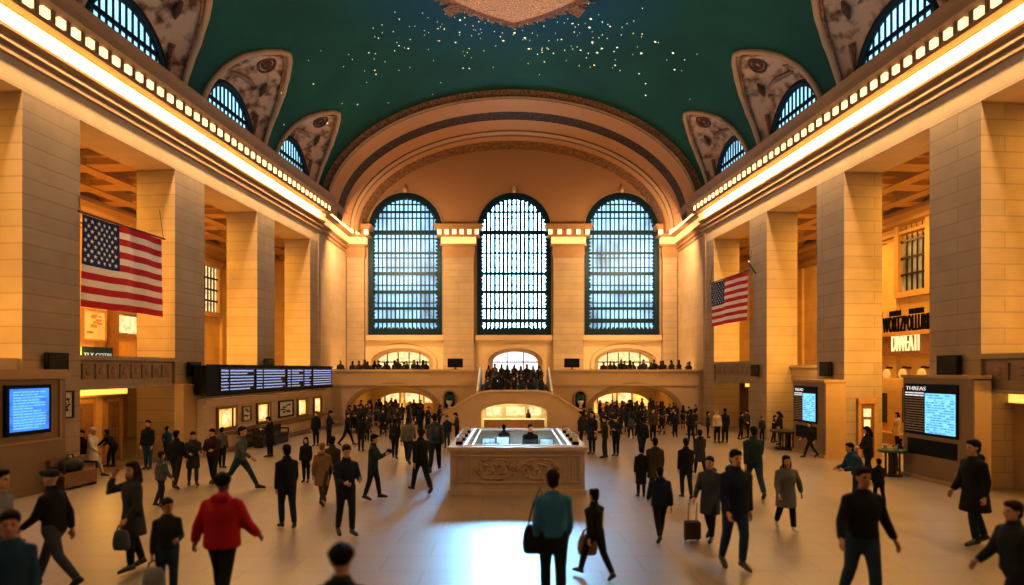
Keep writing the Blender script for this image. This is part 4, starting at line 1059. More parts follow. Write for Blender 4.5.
for k in range(5):
    x = -.85+.42*k; 
    tag(MB().box(x, x+.21, 18.55, 18.85, .82, .83+.01*(k % 3)).build('paper_stack', M_PAPER), 'stack of white papers on the near edge of the booth desk, %s from the left' % ('first', 'second', 'third', 'fourth', 'fifth')[k], 'papers', 'paper stacks in the booth')
for e, wd in ((-1, 'left'), (1, 'right')):
    for k, y in enumerate((18.0, 19.0, 20.1, 21.3)):
        x = (BX0+.2) if e < 0 else (BX1-.2); rb = root('brochure_rack', (x, y, ct), 'small dark brochure rack on the booth\'s %s counter, %s' % (wd, ('nearest', 'second from the front', 'third from the front', 'farthest')[k]), 'brochure rack', 'brochure racks on the booth')
        mb = MB(); mb.box(x-.09, x+.09, y-.12, y+.12, ct, ct+.03); mb.box(x-.09, x+.09, y+.08, y+.12, ct, ct+.2); mb.box(x-.09, x+.09, y-.12, y-.1, ct, ct+.09); mb.build('rack', M_BLACK, rb)
        mb = MB(); mb.box(x-.075, x+.075, y-.02, y+.07, ct+.03, ct+.19); mb.build('brochures', M_PAPER, rb)

# ------------------------------------------------------------------ furniture
T = TS(-1)
def bench(s, y0, y1, d, label, mt=M_WOOD):
    T = TS(s); rt = root('bench', T((d, (y0+y1)/2, 0)), label, 'bench')
    mb = MB(T); mb.box(d-.05, d+.42, y0, y1, .40, .47); mb.build('seat', mt, rt)
    mb = MB(T); mb.box(d+.36, d+.44, y0, y1, .47, .86); mb.build('backrest', mt, rt)
    mb = MB(T); mb.box(d-.02, d+.03, y0+.05, y1-.05, .06, .40); mb.build('front_panel', mt, rt)
    for y in (y0, (y0+y1)/2-.03, y1-.06):
        mb = MB(T); mb.box(d, d+.4, y, y+.06, 0, .40); mb.build('leg', M_METAL, rt)
    for y in (y0, y1-.05):
        mb = MB(T); mb.box(d-.05, d+.42, y, y+.05, .62, .68); mb.box(d-.05, d, y, y+.05, .47, .62); mb.build('armrest', M_METAL, rt)
bench(-1, 18.0, 19.3, -.85, 'brown wooden bench with a bag on it before the blue screen kiosk')
p = T((-.66, 18.5, .47))
rt = root('travel_bag', p, 'dark lumpy travel bag on the bench by the blue screen kiosk', 'bag')
mb = MB(); mb.ell((p[0], p[1], p[2]+.2), (.20, .32, .2), n=12, k=8); mb.ell((p[0], p[1]+.3, p[2]+.15), (.18, .2, .16)); mb.build('bag_body', mat('black_bag', (.015, .013, .012), .7, bump=.4, bscale=8), rt, smooth=True)
mb = MB(); mb.tube([(p[0], p[1]-.15, p[2]+.36), (p[0], p[1]-.1, p[2]+.5), (p[0], p[1]+.1, p[2]+.5), (p[0], p[1]+.15, p[2]+.36)], .02, n=6); mb.build('handle', M_BLACK, rt)
bench(-1, 28.0, 30.6, -1.75, 'dark bench before the ticket windows', M_METAL)
def table(x, y, h, rx, label, cloth):
    rt = root('cafe_table', (x, y, 0), label, 'table')
    mb = MB(); mb.lathe([(rx*.7, 0), (rx*.72, .05), (rx*.1, .08), (.001, .08)], x, y, 20); mb.build('base', M_METAL, rt, angle=40)
    mb = MB()
    for a in range(4): mb.tube([(x+.5*rx*math.cos(a*PI/2+.6), y+.5*rx*math.sin(a*PI/2+.6), .05), (x+.5*rx*math.cos(a*PI/2+.6), y+.5*rx*math.sin(a*PI/2+.6), h-.06)], .03, n=6)
    mb.lathe([(rx*.16, .06), (rx*.16, h-.08)], x, y, 16)
    mb.build('pedestal', M_METAL, rt)
    mb = MB(); mb.lathe([(.001, h-.08), (rx*.98, h-.08), (rx*1.03, h-.04), (rx, h), (.001, h)], x, y, 24); mb.build('table_top', cloth, rt, angle=40)
    for k in range(3):
        a = k*2.1+.4; xx, yy = x+rx*.5*math.cos(a), y+rx*.5*math.sin(a)
        mb = MB(); mb.lathe([(.04, h), (.06, h+.1), (.05, h+.14)], xx, yy, 8)
        tag(mb.build('cup', M_TXTG if k else M_GREEN), '%s on %s' % (('dark green cup', 'pale grey cup left', 'pale grey cup right')[k], label), 'cup')
table(12.25, 20.6, .84, .42, 'round table with green cloth beside the large right kiosk', M_GREEN)
table(11.9, 27.6, .80, .75, 'bronze round table beside the farther right kiosk', M_METAL)
table(8.9+.6, 33.6, .7, .5, 'small dark table among people by the far right doors', M_METAL)

# ------------------------------------------------------------------ people
SKIN = [mat('skin_light', (.50, .29, .20), .55, noise=.06), mat('skin_tan', (.36, .19, .115), .55, noise=.06), mat('skin_brown', (.15, .075, .045), .55, noise=.06)]
M_EYE = mat('eye_dark', (.01, .008, .007), .3); M_LIP = mat('lip_tone', (.30, .10, .08), .5)
HAIRC = {'black': mat('hair_black', (.008, .006, .005), .8, noise=.4, nscale=30, bump=.5, bscale=60, spec=.15), 'brown': mat('hair_brown', (.022, .011, .006), .8, noise=.4, nscale=30, bump=.5, bscale=60, spec=.15),
         'grey': mat('hair_grey', (.16, .15, .14), .8, noise=.3, nscale=30), 'blond': mat('hair_blond', (.22, .12, .05), .8, noise=.3, nscale=30)}
CLOTH = {}
def cloth(n):
    return CLOTH[n]
for n, c in dict(black=(.010, .010, .012), navy=(.012, .018, .040), darkgrey=(.035, .035, .040), grey=(.085, .09, .10), lightgrey=(.24, .25, .27), charcoal=(.020, .020, .024), red=(.33, .008, .012),
                 teal=(.035, .155, .30), darkgreen=(.018, .035, .032), maroon=(.045, .012, .016), tan=(.20, .125, .075), brown=(.050, .030, .018), olive=(.055, .040, .022), blue=(.018, .055, .11),
                 denim=(.022, .048, .085), darkdenim=(.012, .022, .042), white=(.55, .50, .45), cream=(.42, .34, .25), greycoat=(.13, .125, .115), lightblue=(.16, .24, .33), shirtgrey=(.20, .21, .24), slate=(.05, .06, .075)).items():
    CLOTH[n] = mat('cloth_'+n, c, .85, noise=.25, nscale=6, bump=.35, bscale=14, spec=.25)
M_SHOE = mat('shoe_black', (.012, .010, .009), .4); M_SHOEW = mat('shoe_white', (.5, .48, .46), .5)

_dg_scene_objs = []
def remesh(mb, voxel, smooth=2, adapt=0):
    me = bpy.data.meshes.new('tmp'); me.from_pydata([tuple(p) for p in mb.v], [], mb.f)
    bm = bmesh.new(); bm.from_mesh(me); bmesh.ops.recalc_face_normals(bm, faces=bm.faces); bm.to_mesh(me); bm.free()
    o = bpy.data.objects.new('tmp', me); COL.objects.link(o)
    r = o.modifiers.new('r', 'REMESH'); r.mode = 'VOXEL'; r.voxel_size = voxel
    if smooth:
        sm = o.modifiers.new('s', 'SMOOTH'); sm.factor = .5; sm.iterations = smooth
    dg = bpy.context.evaluated_depsgraph_get(); dg.update()
    out = bpy.data.meshes.new_from_object(o.evaluated_get(dg))
    bpy.data.objects.remove(o); bpy.data.meshes.remove(me)
    out.materials.clear()
    out.polygons.foreach_set('use_smooth', [True]*len(out.polygons))
    return out

def ringpath(mb, rows, n=14):
    mb.rings([[(cx+rx*math.cos(2*PI*k/n), cy+ry*math.sin(2*PI*k/n), z) for k in range(n)] for (cx, cy, z, rx, ry) in rows])

def rot_pts(mb, start, M, piv):
    for i in range(start, len(mb.v)): mb.v[i] = M @ (mb.v[i]-piv)+piv

# pose: hips (flex L,R), knees, arms (flex, abduct, elbow, inward) L,R ; lean ; head yaw/pitch
POSES = {
 'stand':  dict(hip=(2, -2), knee=(2, 2), armL=(4, 9, 14, 5), armR=(2, 9, 16, 5), lean=1),
 'stand2': dict(hip=(10, -4), knee=(14, 2), armL=(22, 10, 70, 28), armR=(-4, 10, 14, 0), lean=1, head=(18, -6)),
 'phone':  dict(hip=(3, -2), knee=(3, 2), armL=(18, 8, 95, 30), armR=(18, 8, 92, 30), lean=3, head=(0, -22)),
 'walkA':  dict(hip=(26, -20), knee=(8, 18), armL=(-20, 8, 18, 0), armR=(24, 8, 28, 6), lean=4),
 'walkB':  dict(hip=(-18, 24), knee=(22, 6), armL=(22, 8, 30, 6), armR=(-22, 8, 16, 0), lean=4),
 'walkC':  dict(hip=(14, -10), knee=(22, 12), armL=(-10, 9, 20, 2), armR=(12, 9, 24, 4), lean=3),
 'stride': dict(hip=(32, -28), knee=(4, 26), armL=(-30, 10, 14, 0), armR=(30, 10, 24, 4), lean=6),
 'wide':   dict(hip=(16, -12), knee=(10, 16), armL=(-8, 24, 26, -8), armR=(12, 24, 30, -8), lean=3),
 'raise':  dict(hip=(12, -8), knee=(14, 10), armL=(8, 12, 30, 10), armR=(72, 26, 128, 20), lean=2, head=(20, 0)),
 'carry':  dict(hip=(12, -10), knee=(12, 8), armL=(24, 10, 66, 22), armR=(20, 10, 64, 22), lean=3, head=(-10, -10)),
 'camera': dict(hip=(14, -10), knee=(6, 8), armL=(34, 10, 88, 30), armR=(34, 10, 84, 30), lean=2, head=(0, -10)),
 'stoop':  dict(hip=(24, 12), knee=(20, 14), armL=(40, 8, 20, 6), armR=(34, 8, 24, 6), lean=38, head=(0, 10)),
 'armout': dict(hip=(18, -14), knee=(8, 18), armL=(-14, 30, 10, 0), armR=(14, 14, 24, 4), lean=3),
 'bend':  dict(hip=(20, 6), knee=(16, 10), armL=(18, 8, 62, 20), armR=(22, 8, 56, 18), lean=26, head=(0, -4)),
 'sit':    dict(hip=(86, 84), knee=(84, 86), armL=(30, 8, 60, 22), armR=(28, 8, 64, 22), lean=6, head=(0, -12), sit=True),
}
def solids(pose, fit, top, hair, legs='trousers'):
    """closed tubes and rings of one figure 1.75 m tall facing -Y, keyed by part"""
    P = POSES[pose]; S = {k: MB() for k in ('body', 'jacket', 'trousers', 'shoeL', 'shoeR', 'hair', 'extra')}
    bulk = {'slim': .90, 'regular': 1.0, 'broad': 1.13, 'puffy': 1.20, 'child': .95}[fit]
    lean = R(P['lean']); piv = Vector((0, 0, .95)); LM = Matrix.Rotation(lean, 3, 'X')
    b = S['body']; j = S['jacket']
    jl = {'jacket': .86, 'coat': .56, 'longcoat': .44, 'sweater': .90, 'puffer': .82, 'shirt': .90}[top]
    g = {'jacket': 1.0, 'coat': 1.03, 'longcoat': 1.03, 'sweater': .94, 'puffer': 1.14, 'shirt': .92}[top]*bulk
    # torso core and neck
    s0 = len(b.v)
    ringpath(b, [(0, 0, .86, .10, .07), (0, 0, 1.1, .10, .075), (0, 0, 1.35, .11, .075), (0, .005, 1.43, .075, .06), (0, .01, 1.47, .055, .055), (0, .0, 1.56, .053, .055)])
    rot_pts(b, s0, LM, piv)
    # legs
    tr = S['trousers']; low = []
    for i, sx in ((0, 1), (1, -1)):
        f = R(P['hip'][i]); k = R(P['knee'][i])
        h = Vector((sx*.088, .0, .93))
        kn = h+Vector((sx*.01, -math.sin(f), -math.cos(f)))*.43
        an = kn+Vector((0, -math.sin(f-k), -math.cos(f-k)))*.42
        b.tube([h, h.lerp(kn, .5), kn, kn.lerp(an, .4), an], [.055, .05, .042, .044, .034], n=10)
        w = 1.04*bulk**.6
        if legs == 'skirt': pass
        tr.tube([h+Vector((0, .0, .05)), h+Vector((0, .01, -.04)), h.lerp(kn, .5), kn, kn.lerp(an, .35), an.lerp(kn, .03)], [.10*w, (.105*w, .11*w), .088*w, .068*w, .066*w, .052*w], n=12)
        # foot
        pt = (f-k); pitch = min(0, pt)*.9
        fd = Vector((0, -math.cos(pitch), math.sin(pitch))); up = Vector((0, math.sin(pitch), math.cos(pitch)))
        fd = Vector((sx*.12, fd.y, fd.z)).normalized()
        he = an-fd*.06-up*.055
        side = fd.cross(up)
        sh = S['shoeL' if i == 0 else 'shoeR']; rings = []
        for t, wx, hh in ((0, .030, .07), (.02, .040, .11), (.08, .044, .12), (.14, .047, .10), (.20, .050, .08), (.25, .043, .065), (.28, .024, .045)):
            c = he+fd*t; ring = []
            for q in range(10):
                a = 2*PI*q/10; ring.append(c+side*wx*math.cos(a)+up*(hh*.5+hh*.5*math.sin(a)-.03))
            rings.append(ring)
        sh.rings(rings); low.append(min(p.z for p in sh.v))
        b.tube([an, an+fd*.08-up*.04, an+fd*.15-up*.05], [.034, .03, .025], n=8)
    ringpath(tr, [(0, .0, .84, .12*bulk, .10*bulk), (0, .0, .90, .165*bulk, .122*bulk), (0, 0, .98, .165*bulk, .115*bulk), (0, 0, 1.04, .15*bulk, .105*bulk)])
    # jacket torso
    s0 = len(j.v)
    if jl < .8:
        swing = (math.sin(R(P['hip'][0]))+math.sin(R(P['hip'][1])))*.0
        fl = .205+.12*(abs(math.sin(R(P['hip'][0])))*.5)
        rows = [(0, .0, jl, .205*g, fl*.92*g), (0, .0, .80, .20*g, .165*g), (0, 0, .95, .185*g, .14*g)]
    else:
        rows = [(0, 0, jl, .178*g, .132*g), (0, 0, jl+.03, .188*g, .142*g), (0, 0, .98, .182*g, .136*g)]
    rows += [(0, 0, 1.08, .172*g, .130*g), (0, -.004, 1.22, .193*g, .142*g), (0, 0, 1.31, .200*g, .138*g), (0, .006, 1.385, .172*g, .112*g), (0, .01, 1.435, .118*g, .088*g), (0, .008, 1.50, .074, .076)]
    ringpath(j, rows, 18)
    if top in ('puffer', 'jacket') and hair != 'hood':
        ringpath(j, [(0, .01, 1.46, .085, .085), (0, .012, 1.53, .078, .080), (0, .012, 1.535, .05, .05)], 12)
    if top == 'puffer' or top == 'coat':
        j.ell((0, .10, 1.46), (.13, .06, .075), n=10, k=6)     # folded hood
    nb = len(b.v)
    for i in range(s0, len(j.v)):
        if j.v[i].z > .95: j.v[i] = LM @ (j.v[i]-piv)+piv
    hands = []
    # arms and hands
    for key, sx in (('armL', 1), ('armR', -1)):
        fl, ab, el, inw = [R(a) for a in P[key]]
        sh0 = LM @ (Vector((sx*.163*min(g, 1.10), .005, 1.365))-piv)+piv
        fl2 = fl
        d1 = Vector((sx*math.sin(ab), -math.sin(fl2)*math.cos(ab), -math.cos(fl2)*math.cos(ab)))
        eb = sh0+d1*.295
        d2 = Vector((sx*math.sin(ab)*.5-sx*math.sin(inw), -math.sin(fl2+el), -math.cos(fl2+el))).normalized()
        wr = eb+d2*.25
        b.tube([sh0, sh0.lerp(eb, .5), eb, eb.lerp(wr, .4), wr], [.045, .042, .034, .036, .025], n=10)
        j.tube([sh0+Vector((-sx*.05, 0, .03)), sh0+Vector((sx*.012, 0, .0)), sh0.lerp(eb, .35), eb, eb.lerp(wr, .5), wr-d2*.01], [.055*g, .072*g, .068*g, .060*g, .054*g, .043*g], n=12)
        # hand: palm, four bent fingers of different length, thumb from the side of the palm
        pn = Vector((-sx, 0, 0)); pn = (pn-d2*pn.dot(d2)).normalized()       # palm faces the body
        lat = d2.cross(pn).normalized()
        if lat.y > 0: lat = -lat                                              # lat points forward: index side
        b.tube([wr-d2*.02, wr+d2*.02, wr+d2*.05, wr+d2*.088], [(.024, .024), (.028, .026), (.036, .018), (.034, .016)] if False else [.024, .026, .026, .024], n=10)
        for q in range(4):
            b.tube([wr+d2*.03+lat*(.010-.0075*q*1.0), wr+d2*.09+lat*(.030-.020*q)], [.017, .013], n=8)
            L = (.072, .082, .076, .058)[q]; o0 = wr+d2*.085+lat*(.032-.0215*q)
            m1 = o0+(d2*.93+pn*.28).normalized()*L*.5; m2 = m1+(d2*.62+pn*.78).normalized()*L*.5
            b.tube([o0, m1, m2], [.0098, .0092, .0078], n=8)
        t0 = wr+d2*.025+lat*.022; hands.append(wr+d2*.09+pn*.03)
        t1 = t0+(d2*.6+lat*.75+pn*.2).normalized()*.042; t2 = t1+(d2*.9+lat*.1+pn*.35).normalized()*.032
        b.tube([t0, t1, t2], [.014, .0115, .009], n=8)
    # head
    s0 = len(b.v)
    ringpath(b, [(0, -.052, 1.522, .022, .026), (0, -.04, 1.53, .042, .045), (0, -.03, 1.548, .054, .062), (0, -.018, 1.575, .063, .077), (0, -.007, 1.61, .070, .088), (0, .0, 1.65, .074, .096), (0, .004, 1.69, .073, .095), (0, .006, 1.72, .062, .082), (0, .006, 1.742, .038, .052), (0, .006, 1.75, .01, .014)], 18)
    b.tube([(0, -.088, 1.655), (0, -.104, 1.63), (0, -.112, 1.612), (0, -.092, 1.602)], [.009, .012, .016, .012], n=8)
    for sx in (-1, 1): b.ell((sx*.076, .012, 1.632), (.011, .022, .033), n=8, k=6)
    b.tube([(-.045, -.075, 1.668), (0, -.092, 1.672), (.045, -.075, 1.668)], [.010, .012, .010], n=6)
    b.tube([(-.02, -.082, 1.572), (0, -.094, 1.574), (.02, -.082, 1.572)], [.008, .011, .008], n=6)
    h = S['hair']; 
    if hair in ('short', 'long', 'bun', 'pony'):
        h.ell((0, .022, 1.688), (.092, .106, .092), n=16, k=10); h.ell((0, -.04, 1.728), (.072, .066, .042), n=12, k=6)
        h.ell((0, .055, 1.620), (.080, .062, .090), n=12, k=8)
    if hair == 'long':
        h.tube([(0, .06, 1.69), (0, .085, 1.58), (0, .09, 1.47), (0, .085, 1.38)], [(.075, .055), (.090, .05), (.095, .045), (.07, .03)], n=12)
        for sx in (-1, 1): h.tube([(sx*.07, .0, 1.69), (sx*.083, -.01, 1.58), (sx*.085, -.02, 1.47)], [.028, .030, .018], n=8)
    if hair == 'bun': h.ell((0, .085, 1.745), (.05, .05, .05), n=10, k=8)
    if hair == 'pony': h.tube([(0, .10, 1.70), (0, .14, 1.65), (0, .13, 1.52)], [.03, .035, .015], n=8)
    if hair == 'cap':
        h.ell((0, .004, 1.695), (.088, .108, .075), n=16, k=8); h.tube([(0, -.07, 1.70), (0, -.12, 1.695), (0, -.17, 1.685)], [(.075, .012)]*2+[(.055, .008)], n=10)
    if hair == 'beanie': h.ell((0, .008, 1.705), (.088, .108, .082), n=16, k=8); h.tube([(-.08, 0, 1.66), (0, .1, 1.655), (.08, 0, 1.66)], .02, n=6)
    if hair == 'hood':
        h.ell((0, .03, 1.66), (.105, .115, .125), n=16, k=10); h.ell((0, .05, 1.53), (.12, .10, .09), n=12, k=8)
    if hair == 'curly':
        rr = random.Random(4)
        h.ell((0, .015, 1.69), (.10, .105, .095), n=14, k=8)
        for k in range(40):
            a = rr.uniform(0, 2*PI); e = rr.uniform(-.1, 1.4); v = Vector((math.cos(a)*math.cos(e)*.095, math.sin(a)*math.cos(e)*.1+.018, math.sin(e)*.09+1.69))
            if v.y < -.05 and v.z < 1.72: continue
            h.ell(v, (.024, .024, .024), n=6, k=4)
    if hair == 'bald': h.ell((0, .05, 1.63), (.074, .055, .05), n=12, k=6)
    yaw, pit = P.get('head', (0, 0))
    HM = Matrix.Rotation(R(yaw), 3, 'Z') @ Matrix.Rotation(R(-pit-P['lean']*.7)*-1 if False else R(-pit), 3, 'X')
    nv = Vector((0, .01, 1.53)); off = LM @ (nv-piv)+piv-nv
    for mbx, st in ((b, s0), (h, 0)):
        for i in range(st, len(mbx.v)): mbx.v[i] = HM @ (mbx.v[i]-nv)+nv+off
    if P['lean'] > 20: pass
    dz = -(min(low)) if not P.get('sit') else -min(low)
    for mbx in S.values():
        for p in mbx.v: p.z += dz
    S['hands'] = [p+Vector((0, 0, dz)) for p in hands]
    S['eyes'] = [HM @ (Vector((sx*.031, -.088, 1.643))-nv)+nv+off+Vector((0, 0, dz)) for sx in (-1, 1)]
    S['lips'] = HM @ (Vector((0, -.094, 1.573))-nv)+nv+off+Vector((0, 0, dz))
    return S
_cache = {}
def meshset(pose, fit, top, hair, q):
    key = (pose, fit, top, hair, q)
    if key in _cache: return _cache[key]
    S = solids(pose, fit, top, hair)
    vx = {'near': (.0095, .019, .019), 'mid': (.0155, .025, .022)}[q]
    out = {'hands': S['hands']}
    me = remesh(S['body'], vx[0], 1); 
    for k in range(3): me.materials.append(None)
    idx = []
    for p in me.polygons:
        c = p.center; m = 0
        if any((c-e).length < .0145 for e in S['eyes']): m = 1
        elif abs(c.x-S['lips'].x) < .024 and abs(c.z-S['lips'].z) < .009 and abs(c.y-S['lips'].y) < .03: m = 2
        idx.append(m)
    me.polygons.foreach_set('material_index', idx); out['body'] = me
    for k, v, sm in (('jacket', vx[1], 2), ('trousers', vx[1], 2), ('shoeL', .014, 1), ('shoeR', .014, 1), ('hair', vx[2]*.75, 1)):
        m = remesh(S[k], v, sm); m.materials.append(None); out[k] = m
    _cache[key] = out
    return out
JN = {'jacket': 'jacket', 'coat': 'coat', 'longcoat': 'coat', 'sweater': 'sweater', 'puffer': 'padded_jacket', 'shirt': 'shirt'}
def setm(o, i, m): o.material_slots[i].link = 'OBJECT'; o.material_slots[i].material = m
def person(loc, h, rz, label, pose='stand', fit='regular', top='jacket', tc='black', lc='darkdenim', hair='short', hc='black', skin=0, shoe='b', q='mid', group=None, sink=0):
    ms = meshset(pose, fit, top, hair, q)
    o = bpy.data.objects.new('person', ms['body']); COL.objects.link(o)
    o.location = (loc[0], loc[1], loc[2]-sink); o.rotation_euler = (0, 0, rz); k = h/1.75; o.scale = (k, k, k)
    tag(o, label, 'person', group)
    setm(o, 0, SKIN[skin]); setm(o, 1, M_EYE); setm(o, 2, M_LIP)
    for key, nm, m in (('jacket', JN[top], CLOTH[tc]), ('trousers', 'trousers', CLOTH[lc]), ('shoeL', 'shoe', M_SHOEW if shoe == 'w' else M_SHOE), ('shoeR', 'shoe', M_SHOEW if shoe == 'w' else M_SHOE),
                       ('hair', 'hood' if hair == 'hood' else ('cap' if hair in ('cap', 'beanie') else 'hair'), CLOTH[hc] if hc in CLOTH and hc not in HAIRC or hair in ('hood', 'cap', 'beanie') else HAIRC[hc])):
        c = bpy.data.objects.new(nm, ms[key]); COL.objects.link(c); c.parent = o; setm(c, 0, m)
    return o
def GP(px, feet):                            # floor point under a sight line
    y = 640*CAMH/(feet-370); return Vector(((px-512)/640*y, y, 0))
def PH(head, feet): y = 640*CAMH/(feet-370); return (feet-head)*y/640
FACE = {'cam': 0, 'away': PI, 'left': -PI/2, 'right': PI/2, 'camL': -.6, 'camR': .6, 'awayL': PI+.6, 'awayR': PI-.6}
def pp(px, head, feet, face, label, **kw):
    h = PH(head, feet)*1.0; g = GP(px, feet)
    rz = FACE[face] if isinstance(face, str) else face
    return person(g, max(1.15, min(2.12, h)), rz, label, **kw)
N_ = dict(q='near')
# foreground, left to right
pp(-4, 464, 600, 'right', 'person in pale grey shirt walking right at the left edge, arm swung forward', pose='stride', top='shirt', tc='shirtgrey', lc='charcoal', **N_)
pp(10, 514, 690, 'camR', 'person in dark blue shirt cut by the bottom left corner', pose='stand', top='shirt', tc='blue', lc='charcoal', hair='short', hc='black', skin=1, **N_)
pp(54, 470, 590, 'left', 'man in cap and black jacket with dark jeans walking left near the left bench', pose='walkB', tc='black', lc='slate', hair='cap', hc='charcoal', **N_)
pp(133, 465, 571, 'camL', 'woman in long dark grey coat raising a hand to her head, front left', pose='raise', top='coat', tc='darkgrey', lc='black', hair='long', hc='brown', **N_)
pp(161, 453, 506, 'awayR', 'person in mid grey jacket right behind the woman raising her hand', pose='walkC', top='puffer', tc='grey', lc='charcoal', hair='short', hc='brown', **N_)
pp(167, 500, 602, 'camR', 'boy in dark grey sweater and jeans left of the red jacket', pose='stand2', top='sweater', tc='charcoal', lc='denim', hair='short', hc='black', skin=1, **N_)
pp(222, 478, 612, 'away', 'person in bright red jacket seen from behind, bottom left', pose='wide', fit='broad', top='puffer', tc='red', lc='black', hair='curly', hc='black', skin=2, **N_)
pp(341, 550, 760, 'away', 'person whose dark hooded head rises at the bottom edge', pose='stand', top='puffer', tc='black', lc='black', hair='curly', hc='black', **N_)
pp(287, 447, 529, 'awayL', 'person in black jacket and dark jeans standing alone left of the tan coat', pose='walkC', tc='black', lc='darkdenim', hair='short', **N_)
pp(346, 447, 536, 'camR', 'man in dark navy jacket and trousers walking, left of the booth foreground', pose='carry', tc='navy', lc='charcoal', hair='short', hc='brown', **N_)
pp(322, 443, 505, 'away', 'person in tan coat beside people in dark clothes, left centre', pose='walkA', top='coat', tc='tan', lc='brown', hair='short', hc='blond', q='mid')
pp(332, 437, 500, 'away', 'person in brown jacket just right of the tan coat', pose='walkB', tc='brown', lc='black', hair='short')
pp(306, 438, 482, 'cam', 'person in black with hands down left of the tan coat, farther off', pose='stand', top='jacket', tc='black', lc='black', hair='long')
pp(373, 436, 500, 'right', 'person in dark green jacket holding a camera, facing right', pose='camera', top='jacket', tc='darkgreen', lc='darkdenim', hair='short', **N_)
pp(421, 429, 493, 'awayL', 'person in black jacket walking away just left of the booth', pose='walkA', fit='broad', tc='black', lc='darkdenim', hair='short', hc='brown', **N_)
pp(553, 474, 608, 'away', 'man in teal shirt and black trousers walking away before the booth', pose='walkC', fit='broad', top='shirt', tc='teal', lc='black', hair='short', hc='brown', **N_)
pp(595, 490, 579, 'awayL', 'woman in black with a hair bun carrying a tan bag beside the teal shirt', pose='walkA', top='jacket', tc='black', lc='black', hair='bun', **N_)
pp(655, 439, 497, 'away', 'person in broad olive brown coat, back turned, right of the booth', pose='stand', fit='broad', top='coat', tc='olive', lc='charcoal', hair='short', **N_)
pp(641, 447, 497, 'away', 'slim person in long black coat at the left shoulder of the olive coat', pose='stand', fit='slim', top='longcoat', tc='black', lc='black', hair='short')
pp(660, 467, 541, 'away', 'person in navy coat walking away below the olive coat', pose='walkB', top='puffer', tc='navy', lc='black', hair='short', hc='brown', **N_)
pp(686, 440, 499, 'away', 'person in black jacket standing left of the grey overcoat with the trolley', pose='walkC', tc='black', lc='charcoal', hair='short', hc='brown')
pp(700, 430, 476, 'away', 'person in dark grey coat behind the trolley puller', pose='walkA', top='coat', tc='darkgrey', lc='black', hair='short')
pp(710, 458, 541, 'camL', 'person in grey overcoat pulling a small trolley bag', pose='armout', top='coat', tc='slate', lc='black', hair='short', hc='brown', **N_)
pp(735, 453, 570, .15, 'man in navy padded jacket and blue jeans walking toward the viewer', pose='walkC', top='puffer', tc='navy', lc='denim', hair='short', **N_)
pp(754, 427, 498, 'away', 'man in dark green jacket and jeans walking away behind the navy padded jacket', pose='walkA', fit='broad', tc='darkgreen', lc='denim', hair='short', hc='brown', **N_)
pp(786, 457, 531, 'cam', 'woman in pale grey hooded coat walking toward the viewer', pose='armout', fit='broad', top='coat', tc='greycoat', lc='black', hair='long', hc='brown', shoe='w', **N_)
pp(862, 470, 612, 'cam', 'man in black sweater and jeans with arms swung wide, bottom right', pose='wide', fit='broad', top='sweater', tc='black', lc='denim', hair='short', hc='brown', skin=1, **N_)
pp(879, 462, 506, 'away', 'person in black half hidden behind the man with arms swung wide', pose='walkC', tc='black', lc='black', hair='short')
pp(859, 442, 506, 'left', 'person in blue jacket bending left behind the man with arms swung wide', pose='bend', fit='broad', top='puffer', tc='blue', lc='charcoal', hair='short')
pp(868, 428, 482, 'left', 'dark haired person in black leaning by the pier doorway notices', pose='carry', top='jacket', tc='black', lc='black', hair='long')
pp(975, 443, 546, 'left', 'man in long black coat and dark jeans walking at the right', pose='walkC', fit='broad', top='coat', tc='black', lc='darkdenim', hair='short', **N_)
pp(1016, 502, 640, 'left', 'person in black jacket cut by the right edge', pose='walkA', fit='broad', top='jacket', tc='charcoal', lc='black', hair='short', hc='brown', **N_)
pp(894, 438, 471, 'right', 'child in black bending beside the green cloth table', pose='stoop', tc='black', lc='darkgrey', hair='short')
# middle distance, left side
pp(92, 428, 478, 'right', 'person in white robe like clothes by the left bench', pose='walkA', top='coat', tc='white', lc='cream', hair='beanie', hc='white')
pp(82, 431, 477, 'cam', 'person in dark red jacket beside the white robed person', pose='stand', tc='maroon', lc='black', hair='short')
pp(99, 424, 462, 'left', 'person in black behind the white robed person', pose='phone', tc='black', lc='charcoal', hair='short')
pp(114, 427, 467, 'left', 'person in black bending forward before the left doors', pose='stoop', tc='black', lc='black', hair='short')
pp(148, 421, 469, 'cam', 'person in black jacket and jeans standing by the left doors', pose='stand', tc='black', lc='denim', hair='short', hc='brown')
pp(167, 427, 461, 'away', 'person with bright blue top near the left doors', pose='stand', tc='blue', lc='black', hair='short')
pp(176, 432, 489, 'away', 'person in black jacket seen from behind, left of the grey coat near the ticket counter', pose='walkC', tc='black', lc='charcoal', hair='short')
pp(193, 433, 486, 'camR', 'person in dark grey coat beside the maroon jacket', pose='carry', top='coat', tc='darkgrey', lc='slate', hair='short', hc='brown')
pp(213, 430, 484, 'cam', 'person in maroon jacket carrying something before the ticket counter', pose='carry', fit='broad', tc='maroon', lc='darkdenim', hair='short')
pp(222, 428, 468, 'away', 'person in grey top half hidden behind the maroon jacket', pose='stand', tc='grey', lc='black', hair='short')
pp(240, 424, 490, 'right', 'person in grey jacket and jeans striding right before the ticket counter', pose='stride', top='jacket', tc='grey', lc='denim', hair='short', hc='brown')
pp(270, 417, 457, 'left', 'person in black with big coat near the dark framed picture', pose='phone', fit='broad', top='coat', tc='black', lc='black', hair='short')
pp(316, 412, 446, 'cam', 'left one of two dark figures before the far end of the ticket counter', pose='stand', tc='black', lc='black', hair='short')
pp(329, 411, 446, 'right', 'right one of two dark figures before the far end of the ticket counter', pose='phone', tc='navy', lc='black', hair='short')
